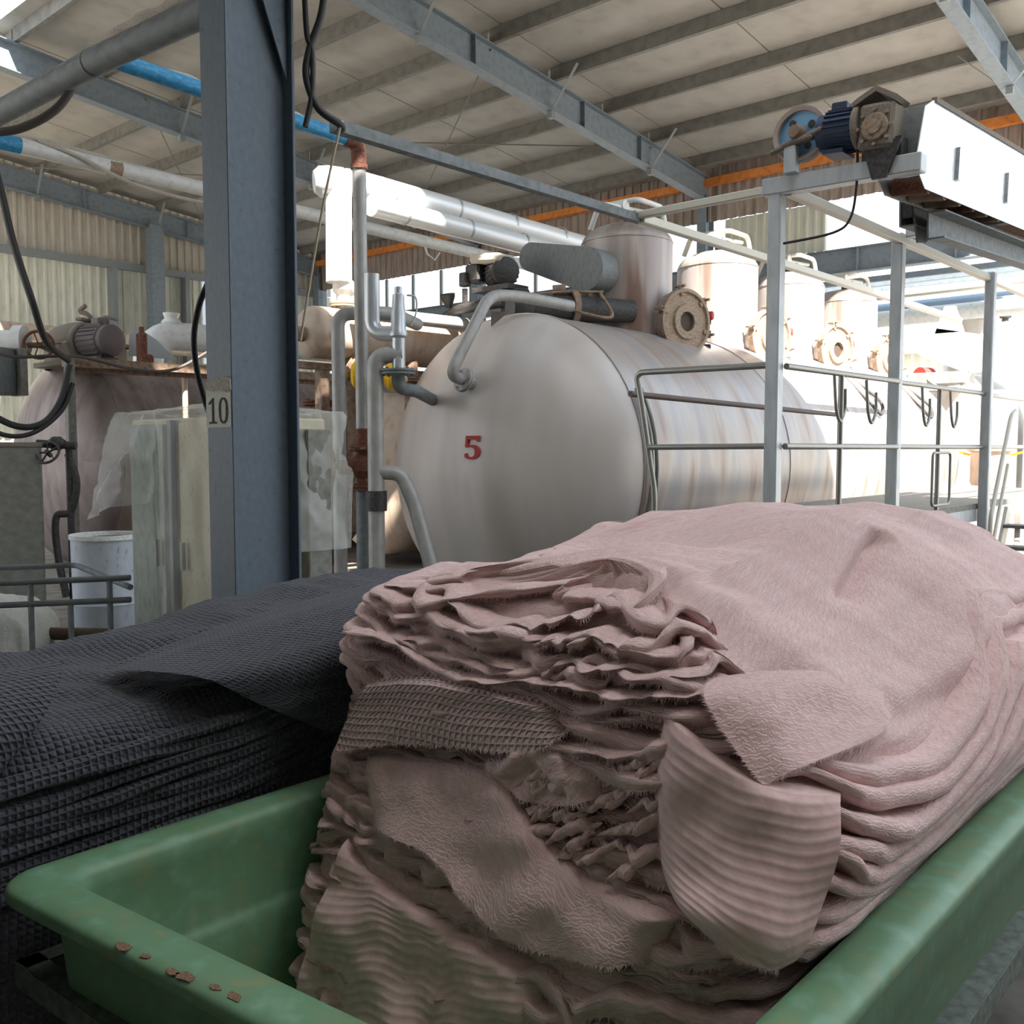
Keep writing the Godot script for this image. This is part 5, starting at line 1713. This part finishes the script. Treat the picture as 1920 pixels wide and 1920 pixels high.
	for a in [[-7.40, 4.17, 0.115], [-7.22, 3.93, 0.105]]:
		m = mb(t)
		m.tube([Vector3(6.1, a[1], a[0]), Vector3(11.2, a[1] - 0.05, a[0])], a[2], 26)
		put(m, "clad_run", M.cladding, t)
		for k in 5:
			m = mb(t)
			m.lathe([Vector2(a[2], 0), Vector2(a[2] + 0.004, 0.0), Vector2(a[2] + 0.004, 0.03), Vector2(a[2], 0.03)], Vector3(6.5 + 0.9 * k, a[1] - 0.008, a[0]), Vector3.RIGHT, 26)
			put(m, "cladding_band", M.cladding_band, t)
	# heat exchanger below it
	t = thing("heat_exchanger", "pale rust-stained horizontal heat exchanger vessel beside tank marked 5", "vessel", Vector3(6.5, 2.3, -7.43))
	m = mb(t)
	var prof := []
	for k in 9:
		var a := PI * 0.5 * k / 8.0
		prof.append(Vector2(0.245 * sin(a), 0.13 - 0.13 * cos(a)))
	prof.append_array([Vector2(0.245, 0.45), Vector2(0.245, 4.2)])
	m.lathe(prof, Vector3(5.42, 2.69, -7.43), Vector3.RIGHT, 36)
	put(m, "vessel_shell", M.vessel, t)
	m = mb(t)
	m.cyl(Vector3(5.34, 2.66, -7.43), Vector3(5.46, 2.66, -7.43), 0.07, 18, 0.01)
	put(m, "end_nozzle", M.brown_iron, t)
	m = mb(t)
	m.cyl(Vector3(5.92, 2.9, -7.43), Vector3(5.92, 3.0, -7.43), 0.09, 16)
	flange(m, Vector3(5.92, 2.98, -7.43), Vector3.UP, 0.14, 0.02, 8)
	put(m, "top_flange", M.port, t)
	m = mb(t)
	m.lathe([Vector2(0.07, 0), Vector2(0.07, 0.07), Vector2(0.11, 0.12), Vector2(0.11, 0.19), Vector2(0.06, 0.24), Vector2(0.06, 0.3)], Vector3(5.92, 3.0, -7.43), Vector3.UP, 16)
	m.cyl(Vector3(5.92, 3.12, -7.43), Vector3(6.1, 3.16, -7.28), 0.06, 12)
	m.cyl(Vector3(6.08, 3.15, -7.30), Vector3(6.13, 3.17, -7.26), 0.1, 14)
	put(m, "white_valve", M.pipe_white, t)
	for x in [5.95, 6.7]:
		m = mb(t)
		m.cyl(Vector3(x, 2.5, -7.35), Vector3(x, 2.25, -7.35), 0.08, 14)
		flange(m, Vector3(x, 2.3, -7.35), Vector3.UP, 0.13, 0.022, 8)
		m.cyl(Vector3(x, 2.25, -7.35), Vector3(x, 1.6, -7.35), 0.06, 12)
		put(m, "bottom_nozzle", M.brown_iron, t)
	m = mb(t)
	m.tube([Vector3(5.75, 2.86, -7.05), Vector3(10.2, 2.95, -7.05)], 0.065, 16)
	put(m, "condensate_pipe", M.pipe_white, t)
	m = mb(t)
	m.bar(Vector3(5.3, 2.38, -7.5), Vector3(9.6, 2.38, -7.5), 0.12, 0.06)
	for x in [5.7, 7.5, 9.3]: m.bar(Vector3(x, 0, -7.5), Vector3(x, 2.36, -7.5), 0.1, 0.1, Vector3.RIGHT)
	put(m, "support_frame", M.brown_iron, t)
	# yellow actuated valve
	t = thing("yellow_valve", "bright yellow pneumatic valve between the grey pipes", "valve", Vector3(5.86, 2.2, -6.95))
	m = mb(t)
	var ya := Vector3(5.72, 2.29, -7.12)
	var yd := Vector3(0.32, -0.02, 0.36).normalized()
	m.lathe([Vector2(0, 0), Vector2(0.07, 0), Vector2(0.075, 0.05), Vector2(0.05, 0.07), Vector2(0.05, 0.1)], ya - yd * 0.06, yd, 20)
	put(m, "pilot_cap", M.port, t)
	m = mb(t)
	m.lathe([Vector2(0, 0.0), Vector2(0.09, 0.0), Vector2(0.13, 0.03), Vector2(0.13, 0.09), Vector2(0.10, 0.13), Vector2(0.075, 0.16), Vector2(0.075, 0.3), Vector2(0.1, 0.32), Vector2(0.135, 0.36), Vector2(0.135, 0.46), Vector2(0.1, 0.5), Vector2(0, 0.5)], ya + yd * 0.03, yd, 28)
	put(m, "body", M.yellow, t)
	m = mb(t)
	m.cyl(ya + yd * 0.53, ya + yd * 0.545, 0.05, 18)
	put(m, "end_plug", M.gauge, t)
	# three grey service pipes and the relief valve
	t = thing("service_pipe", "slim grey service pipe bending over beside the numbered column", "pipe", Vector3(5.15, 0, -6.55))
	m = mb(t)
	m.tube(route([Vector3(5.15, 0, -6.55), Vector3(5.15, 2.74, -6.55), Vector3(5.5, 2.75, -6.25), Vector3(6.2, 2.76, -6.7)], 0.12, 8), 0.058, 18)
	put(m, "pipe_body", M.pipe_grey, t)
	t = thing("relief_valve", "grey pipe run with upright relief valve feeding tank marked 5", "valve", Vector3(4.97, 0, -5.85))
	m = mb(t)
	m.tube(route([Vector3(4.97, 0.0, -5.86), Vector3(4.97, 2.33, -5.86), Vector3(5.12, 2.34, -5.70)], 0.11, 8), 0.066, 18)
	put(m, "main_riser", M.pipe_grey, t)
	m = mb(t)
	m.cyl(Vector3(5.09, 2.2, -5.715), Vector3(5.09, 2.6, -5.715), 0.052, 16)
	m.lathe([Vector2(0.05, 0), Vector2(0.07, 0.02), Vector2(0.07, 0.05), Vector2(0.06, 0.07), Vector2(0.06, 0.2), Vector2(0.05, 0.24), Vector2(0.045, 0.34), Vector2(0.03, 0.35), Vector2(0.03, 0.40), Vector2(0, 0.41)], Vector3(5.09, 2.46, -5.715), Vector3.UP, 16)
	m.tube(spline([Vector3(5.14, 2.80, -5.67), Vector3(5.19, 2.78, -5.62), Vector3(5.19, 2.66, -5.62), Vector3(5.16, 2.56, -5.65)], 5), 0.008, 6)
	put(m, "valve_body", M.pipe_silver, t)
	m = mb(t)
	flange(m, Vector3(5.085, 2.20, -5.72), Vector3.UP, 0.14, 0.022, 8)
	put(m, "valve_flange", M.guard, t)
	m = mb(t)
	m.tube(route([Vector3(5.085, 2.19, -5.72), Vector3(5.09, 2.07, -5.72), Vector3(5.28, 2.06, -5.72), Vector3(6.05, 2.02, -6.3)], 0.1, 8), 0.052, 16)
	put(m, "tank_elbow", M.pipe_dark, t)
	m = mb(t)
	m.tube(route([Vector3(5.02, 2.98, -5.95), Vector3(5.02, 2.51, -5.95), Vector3(5.10, 2.50, -5.72)], 0.12, 8), 0.062, 18)
	put(m, "silver_elbow", M.pipe_silver, t)
	m = mb(t)
	m.tube(route([Vector3(4.97, 1.41, -5.86), Vector3(5.11, 1.40, -5.72), Vector3(5.18, 1.15, -5.64), Vector3(5.3, 0.3, -5.45)], 0.08, 7), 0.058, 16)
	put(m, "branch", M.pipe_grey, t)
	m = mb(t)
	m.lathe([Vector2(0.066, 0), Vector2(0.085, 0), Vector2(0.085, 0.16), Vector2(0.066, 0.16)], Vector3(4.97, 1.1, -5.86), Vector3.UP, 18)
	put(m, "pipe_sleeve", M.iron_dark, t)
	# brown hopper vessel behind
	t = thing("hopper_vessel", "brown conical hopper vessel behind the grey service pipes", "vessel", Vector3(5.95, 0, -7.6))
	m = mb(t)
	m.lathe([Vector2(0.0, 2.02), Vector2(0.12, 2.0), Vector2(0.34, 1.86), Vector2(0.38, 1.7), Vector2(0.38, 0.75), Vector2(0.12, 0.4), Vector2(0.12, 0.0)], Vector3(6.05, 0, -8.0), Vector3.UP, 30)
	put(m, "vessel_shell", M.brown_iron, t)
	m = mb(t)
	flange(m, Vector3(6.05, 2.06, -8.0), Vector3.UP, 0.18, 0.025, 8)
	put(m, "lid_flange", M.rust, t)
	# blue drum by the tank foot
	t = thing("blue_drum", "blue plastic drum behind the pink fabric heap", "drum", Vector3(4.5, 0, -4.75))
	m = mb(t)
	m.lathe([Vector2(0, 0), Vector2(0.22, 0), Vector2(0.24, 0.04), Vector2(0.24, 0.62), Vector2(0.25, 0.64), Vector2(0.25, 0.68), Vector2(0.2, 0.71), Vector2(0, 0.71)], Vector3(4.5, 0, -4.75), Vector3.UP, 28)
	put(m, "drum_body", M.blue_plastic, t)
	m = mb(t)
	m.lathe([Vector2(0.22, 0), Vector2(0.255, 0), Vector2(0.255, 0.03), Vector2(0.22, 0.03)], Vector3(4.5, 0.69, -4.75), Vector3.UP, 28)
	put(m, "lid_ring", M.gauge, t)
	# cables
	for c in [["cable", "black cable looping down the left face of the numbered column", 0.014, [Vector3(2.5, 3.4, -3.9), Vector3(2.47, 2.6, -3.98), Vector3(2.385, 2.25, -4.06), Vector3(2.37, 2.05, -4.08), Vector3(2.40, 1.82, -4.05), Vector3(2.44, 1.6, -3.95), Vector3(2.46, 1.42, -3.872)]],
			["cable", "black cable bundle hanging down the right edge of the numbered column", 0.017, [Vector3(2.77, 3.75, -3.57), Vector3(2.75, 3.55, -3.59), Vector3(2.712, 3.394, -3.63), Vector3(2.70, 3.27, -3.64), Vector3(2.74, 3.14, -3.61), Vector3(2.84, 3.085, -3.58), Vector3(2.9, 3.09, -3.64)]],
			["cable", "second black cable tied to the bundle at the column's right edge", 0.013, [Vector3(2.69, 3.6, -3.63), Vector3(2.70, 3.45, -3.63), Vector3(2.72, 3.38, -3.62), Vector3(2.715, 3.2, -3.62), Vector3(2.69, 3.05, -3.64)]],
			["cable_dusty", "dusty cable drooping below the grey overhead pipe", 0.026, [Vector3(2.72, 3.84, -5.98), Vector3(2.64, 3.68, -6.07), Vector3(2.52, 3.575, -6.2), Vector3(2.40, 3.535, -6.33), Vector3(2.2, 3.54, -6.5)]],
			["cable", "long black cable descending from above to the mauve tank's corner post", 0.035, [Vector3(3.7, 4.6, -10.1), Vector3(3.79, 4.14, -10.04), Vector3(3.87, 3.6, -9.97), Vector3(4.0, 3.05, -9.9), Vector3(4.25, 2.7, -10.2), Vector3(4.62, 2.55, -10.55)]],
			["cable", "upper black cable sagging below the mauve tank's corner post", 0.035, [Vector3(4.62, 2.5, -10.52), Vector3(4.5, 2.1, -10.5), Vector3(4.3, 1.86, -10.5), Vector3(4.0, 1.84, -10.5), Vector3(3.6, 2.1, -10.6)]],
			["cable", "lower black cable sagging below the mauve tank's corner post", 0.025, [Vector3(4.64, 2.3, -10.5), Vector3(4.5, 2.0, -10.48), Vector3(4.2, 1.76, -10.48), Vector3(3.9, 1.74, -10.5), Vector3(3.6, 1.95, -10.6)]],
			["cable_dusty", "grey cable draped along the mauve tank's walkway beam", 0.018, [Vector3(3.6, 2.75, -10.8), Vector3(4.0, 2.56, -10.6), Vector3(4.4, 2.58, -10.55), Vector3(4.8, 2.6, -10.6), Vector3(5.3, 2.5, -10.5), Vector3(5.7, 2.5, -10.3), Vector3(6.1, 2.75, -10.1), Vector3(6.5, 3.0, -9.9)]],
			["rope", "thin tan rope hanging slack from the cable channel by the column", 0.006, [Vector3(2.87, 3.11, -3.6), Vector3(2.835, 3.05, -3.58), Vector3(2.78, 2.7, -3.64), Vector3(2.705, 2.1, -3.72)]]]:
		m = MB.new(c[3][0])
		m.tube(spline(c[3], 8), c[2], 10)
		solo(m, "rope" if c[0] == "rope" else "cable", M[c[0]], c[1], "rope" if c[0] == "rope" else "cable")

# ---------------------------------------------------------------- cabinet under plastic film
func build_cabinet():
	var t := thing("electric_cabinet", "cream and grey-green control cabinet standing behind the numbered column", "cabinet", Vector3(3.0, 0, -4.8))
	var x0 := 2.66
	var x1 := 3.27
	var z0 := -5.28
	var z1 := -4.28
	var m := mb(t)
	m.box(Vector3((x0 + x1) * 0.5, 0.88, (z0 + z1) * 0.5), Vector3(x1 - x0, 1.76, z1 - z0), Basis.IDENTITY, 0.01)
	put(m, "body", M.cabinet_cream, t)
	for a in [[z0 + 0.02, z0 + 0.4], [z0 + 0.56, z1 - 0.02]]:
		m = mb(t)
		m.box(Vector3(x0 - 0.012, 0.9, (a[0] + a[1]) * 0.5), Vector3(0.024, 1.66, a[1] - a[0]), Basis.IDENTITY, 0.006)
		put(m, "door", M.cabinet_green if a[0] < -5 else M.cabinet_cream, t)
	m = mb(t)
	m.box(Vector3(x0 - 0.02, 0.9, z0 + 0.48), Vector3(0.03, 1.7, 0.035))
	put(m, "door_gap", M.column, t)
	for z in [z0 + 0.35, z0 + 0.62]:
		m = mb(t)
		m.bar(Vector3(x0 - 0.045, 0.95, z), Vector3(x0 - 0.045, 1.10, z), 0.02, 0.025, Vector3.RIGHT, 0.004)
		put(m, "door_handle", M.pipe_grey, t)
	m = mb(t)
	m.box(Vector3(3.16, 0.85, z1 + 0.05), Vector3(0.16, 1.7, 0.08), Basis.IDENTITY, 0.008)
	put(m, "side_trunking", M.panel_grey, t)
	# clear film thrown over the top
	var n := FastNoiseLite.new()
	n.seed = 8
	n.frequency = 0.01
	var f := thing("plastic_sheet", "clear crumpled plastic sheet draped over the control cabinet", "plastic sheet", Vector3(3.0, 1.78, -4.8))
	m = mb(f)
	var rows := []
	var per := []
	for k in 121:
		var q := k / 120.0 * 4.0
		var e := q - floorf(q)
		var c := [Vector2(x0 - 0.05, z0 - 0.05), Vector2(x0 - 0.05, z1 + 0.05), Vector2(x1 + 0.05, z1 + 0.05), Vector2(x1 + 0.05, z0 - 0.05)]
		per.append(c[int(q) % 4].lerp(c[(int(q) + 1) % 4], e))
	var mid := Vector2((x0 + x1) * 0.5, (z0 + z1) * 0.5)
	for j in 26:
		var row := []
		for k in 121:
			var q := k / 120.0 * 4.0
			var p: Vector2 = per[k]
			var y := 1.80
			var out := 0.0
			var hem := 0.42 + 0.3 * nz(n, q * 0.9, 1.0)
			if q < 0.45: hem = 0.62 - 0.3 * q
			if q > 0.45 and q < 1.0: hem = 1.5
			if q > 1.3 and q < 2.0: hem = 0.75
			if j < 8:
				var r := j / 7.0
				p = mid.lerp(p, r)
				y = 1.80 + 0.03 * nz(n, p.x * 3.0, p.y * 3.0) + 0.05 * (1.0 - r)
			else:
				var r := (j - 8) / 17.0
				y = 1.80 - hem * r
				out = 0.02 + 0.05 * r + 0.05 * nz(n, q * 3.0, r * 2.0) + 0.025 * nz(n, q * 9.0, r * 6.0)
				if q < 0.35 or q > 3.6: out += 0.20 * r * (1.0 - r * 0.3)
			var dirv := (p - mid).normalized()
			row.append(Vector3(p.x + dirv.x * out, y, p.y + dirv.y * out))
		rows.append(row)
	m.grid(rows)
	put(m, "film", M.film, f)

# ---------------------------------------------------------------- things at the left edge
func build_left_corner():
	var m: MB
	# cage trolley with a white sack
	var t := thing("cage_trolley", "grey tubular cage trolley at the left behind the charcoal stack", "trolley", Vector3(2.0, 0, -5.3))
	var a := Vector3(1.55, 0.88, -5.62)
	var b := Vector3(2.36, 0.93, -4.74)
	for y in [0.0, -0.115]:
		m = mb(t)
		m.tube([a + Vector3(0, y, 0), b + Vector3(0, y, 0)], 0.016, 10)
		put(m, "rail_bar", M.pipe_dark, t)
	var a2 := a + Vector3(0.05, 0, -0.75)
	var b2 := b + Vector3(0.05, 0, -0.75)
	m = mb(t)
	m.tube(route([a + Vector3(0, -0.05, 0), a2, b2, b + Vector3(0, -0.05, 0)], 0.05), 0.016, 10)
	put(m, "rail_bar", M.pipe_dark, t)
	for k in 6:
		m = mb(t)
		var p := a.lerp(b, 0.06 + 0.17 * k)
		m.bar(Vector3(p.x, 0.12, p.z), Vector3(p.x, p.y - (0.0 if k % 2 else 0.115), p.z), 0.022, 0.022, Vector3.RIGHT)
		put(m, "upright", M.pipe_dark, t)
	m = mb(t)
	m.prism(PackedVector2Array([Vector2(a.x, a.z), Vector2(b.x, b.z), Vector2(b2.x, b2.z), Vector2(a2.x, a2.z)]), Vector3(0, 0.12, 0), Vector3.RIGHT, Vector3.BACK, Vector3(0, 0.04, 0))
	put(m, "deck", M.wood, t)
	for p in [a, b, a2, b2]:
		m = mb(t)
		m.cyl(Vector3(p.x - 0.02, 0.06, p.z), Vector3(p.x + 0.02, 0.06, p.z), 0.06, 14)
		put(m, "caster", M.caster, t)
	var n := FastNoiseLite.new()
	n.seed = 4
	n.frequency = 0.01
	m = MB.new(Vector3(1.96, 0.16, -5.62))
	var rows := []
	for j in 15:
		var v := PI * j / 14.0
		var row := []
		for i in 40:
			var u := TAU * i / 40.0
			var q := Vector3(signf(cos(u)) * pow(absf(cos(u)), 0.6), 0, signf(sin(u)) * pow(absf(sin(u)), 0.6)) * pow(sin(v), 0.5)
			var p := Vector3(q.x * 0.36, 0.46 + 0.30 * -cos(v) * 1.0, q.z * 0.3)
			p *= 1.0 + 0.06 * nz(n, q.x * 2.0 + cos(v), q.z * 2.0)
			row.append(Vector3(1.96, 0.02, -5.62) + p.rotated(Vector3.UP, -0.8))
		rows.append(row)
	m.grid(rows, [], true)
	solo(m, "sack", M.sack, "white woven sack lying in the cage trolley", "sack")
	for k in 4:
		var w := MB.new(Vector3(2.5, 0.3, -4.95 - 0.1 * k))
		w.tube([Vector3(2.14 + 0.01 * k, 0.56 - 0.09 * k, -5.60), Vector3(2.36, 0.6 - 0.09 * k, -4.98 - 0.03 * k)], 0.035, 8)
		solo(w, "timber_offcut", M.wood, "dark timber offcut in the cage trolley, %s in the row from the white sack" % ["fourth", "third", "second", "first"][k], "timber", "timber offcuts in the trolley")
	# white drum
	t = thing("white_drum", "pale blue-white drum with stained rim behind the cage trolley", "drum", Vector3(3.05, 0, -6.45))
	m = mb(t)
	m.lathe([Vector2(0, 0), Vector2(0.2, 0), Vector2(0.22, 0.05), Vector2(0.225, 0.5), Vector2(0.235, 0.52), Vector2(0.225, 0.54), Vector2(0.23, 0.98)], Vector3(3.05, 0.02, -6.45), Vector3.UP, 32)
	put(m, "drum_body", M.barrel, t)
	m = mb(t)
	m.lathe([Vector2(0.215, 0), Vector2(0.24, 0.0), Vector2(0.24, 0.03), Vector2(0.215, 0.03), Vector2(0.215, 0.0)], Vector3(3.05, 0.98, -6.45), Vector3.UP, 32)
	put(m, "drum_rim", M.sack, t)
	# grey screen panel, valve and hose
	t = thing("screen_panel", "dull grey steel screen panel left of the white drum", "panel", Vector3(3.2, 0, -8.6))
	m = mb(t)
	m.box(Vector3(3.03, 0.82, -8.93), Vector3(1.25, 1.64, 0.05), Basis(Vector3.UP, deg_to_rad(-48)), 0.006)
	put(m, "sheet_face", M.panel_grey, t)
	m = mb(t)
	m.box(Vector3(3.03, 1.63, -8.93), Vector3(1.27, 0.04, 0.08), Basis(Vector3.UP, deg_to_rad(-48)), 0.004)
	put(m, "top_edge", M.gear_dust, t)
	t = thing("drain_valve", "dark rusty drain valve with handwheel above the screen panel", "valve", Vector3(3.6, 0, -8.5))
	m = mb(t)
	m.cyl(Vector3(3.46, 1.64, -8.56), Vector3(3.70, 1.62, -8.34), 0.035, 14)
	m.lathe([Vector2(0.03, 0), Vector2(0.06, 0.04), Vector2(0.06, 0.1), Vector2(0.03, 0.14)], Vector3(3.53, 1.64, -8.5), Vector3(0.7, 0, 0.7), 12)
	m.cyl(Vector3(3.66, 1.6, -8.4), Vector3(3.66, 0.05, -8.4), 0.03, 12)
	put(m, "valve_body", M.iron_dark, t)
	handwheel(t, Vector3(3.48, 1.56, -8.40), Vector3(-0.7, 0.5, 0.5), 0.10, M.iron_dark)
	m = MB.new(Vector3(3.62, 1.5, -8.5))
	m.tube(spline([Vector3(3.66, 1.55, -8.42), Vector3(3.70, 1.3, -8.36), Vector3(3.66, 1.05, -8.4), Vector3(3.56, 1.0, -8.46), Vector3(3.56, 0.7, -8.46), Vector3(3.6, 0.3, -8.4)], 8), 0.032, 12)
	solo(m, "drain_hose", M.iron_dark, "thick dark hose hanging below the drain valve", "hose")

# ---------------------------------------------------------------- beyond the far eave
func build_background():
	var m: MB
	for a in [["pipe_white", 3.95, 17.2, 0.14, "fat white pipe crossing the open side beyond the far machine"], ["pipe_blue_grey", 4.12, 17.6, 0.16, "blue-grey lagged pipe crossing above the white pipe outside"], ["frame_pale", 4.5, 18.2, 0.06, "thin cream pipe crossing high outside the open side"]]:
		if not M.has(a[0]): mat(a[0], c8(150, 166, 182), 0.45, 0.2)
		m = MB.new(Vector3(a[2], a[1], -5))
		m.tube([Vector3(a[2], a[1] - 0.1, -9.5), Vector3(a[2], a[1], 0.5)], a[3], 18)
		solo(m, "yard_pipe", M[a[0]], a[4], "pipe")
	var r := thing("pipe_rack", "steel pipe rack frame outside the open side of the hall", "rack", Vector3(17.5, 0, -5))
	for z in [-9.0, -3.2, 0.2]:
		m = mb(r)
		m.bar(Vector3(17.4, 0, z), Vector3(17.4, 4.6, z), 0.12, 0.12, Vector3.RIGHT)
		m.bar(Vector3(17.0, 3.72, z), Vector3(18.3, 3.72, z), 0.08, 0.1)
		put(m, "rack_post", M.frame_pale, r)
	for k in 3:
		m = mb(r)
		m.bar(Vector3(17.3 + 0.5 * k, 4.62, -9.2), Vector3(17.3 + 0.5 * k, 4.62, 0.4), 0.08, 0.1)
		put(m, "rack_beam", M.rafter, r)
	# neighbouring shed
	var s := thing("neighbour_shed", "pale corrugated shed across the sunlit yard", "building", Vector3(30, 0, -10))
	for i in 26:
		m = mb(s)
		sheet(m, Vector3(27.0, 0, -24.0 + i), Vector3.BACK, Vector3.LEFT, 0.99, 4.3, 4.3, 0.25)
		put(m, "wall_sheet", M.sheet_cream, s)
	m = mb(s)
	m.prism(PackedVector2Array([Vector2(26.7, 4.3), Vector2(36.0, 5.4), Vector2(36.0, 5.2), Vector2(26.7, 4.15)]), Vector3(0, 0, -24.2), Vector3.RIGHT, Vector3.UP, Vector3(0, 0, 26.5))
	put(m, "shed_roof", M.sheet_rust, s)
	# duct along the gable wall
	m = MB.new(Vector3(8, 3.95, -20.6))
	m.bar(Vector3(2.0, 4.0, -20.6), Vector3(15.8, 3.9, -20.6), 0.5, 0.34, Vector3.UP, 0.02)
	solo(m, "wall_duct", M.vessel, "tan duct running low along the cream gable wall", "duct")
	# machine seen between the mauve tank and tank 5
	var q := thing("dyeing_machine", "pinkish pale dyeing tank glimpsed behind the grey service pipes", "machine", Vector3(12.0, 0, -10.2))
	m = mb(q)
	dish(m, 8.6, 1.25, -10.0, 1.1, 0.5)
	m.lathe([Vector2(1.1, 0), Vector2(1.1, 5.5), Vector2(0, 5.8)], Vector3(8.6, 1.25, -10.0), Vector3.RIGHT, 48)
	put(m, "shell", M.vessel, q)
	m = mb(q)
	m.bar(Vector3(8.4, 2.42, -9.6), Vector3(14.0, 2.42, -9.6), 0.1, 0.08)
	put(m, "top_rail", M.brown_iron, q)
	m = mb(q)
	m.box(Vector3(9.5, 0.2, -10), Vector3(0.2, 0.4, 1.6))
	put(m, "saddle", M.iron_dark, q)
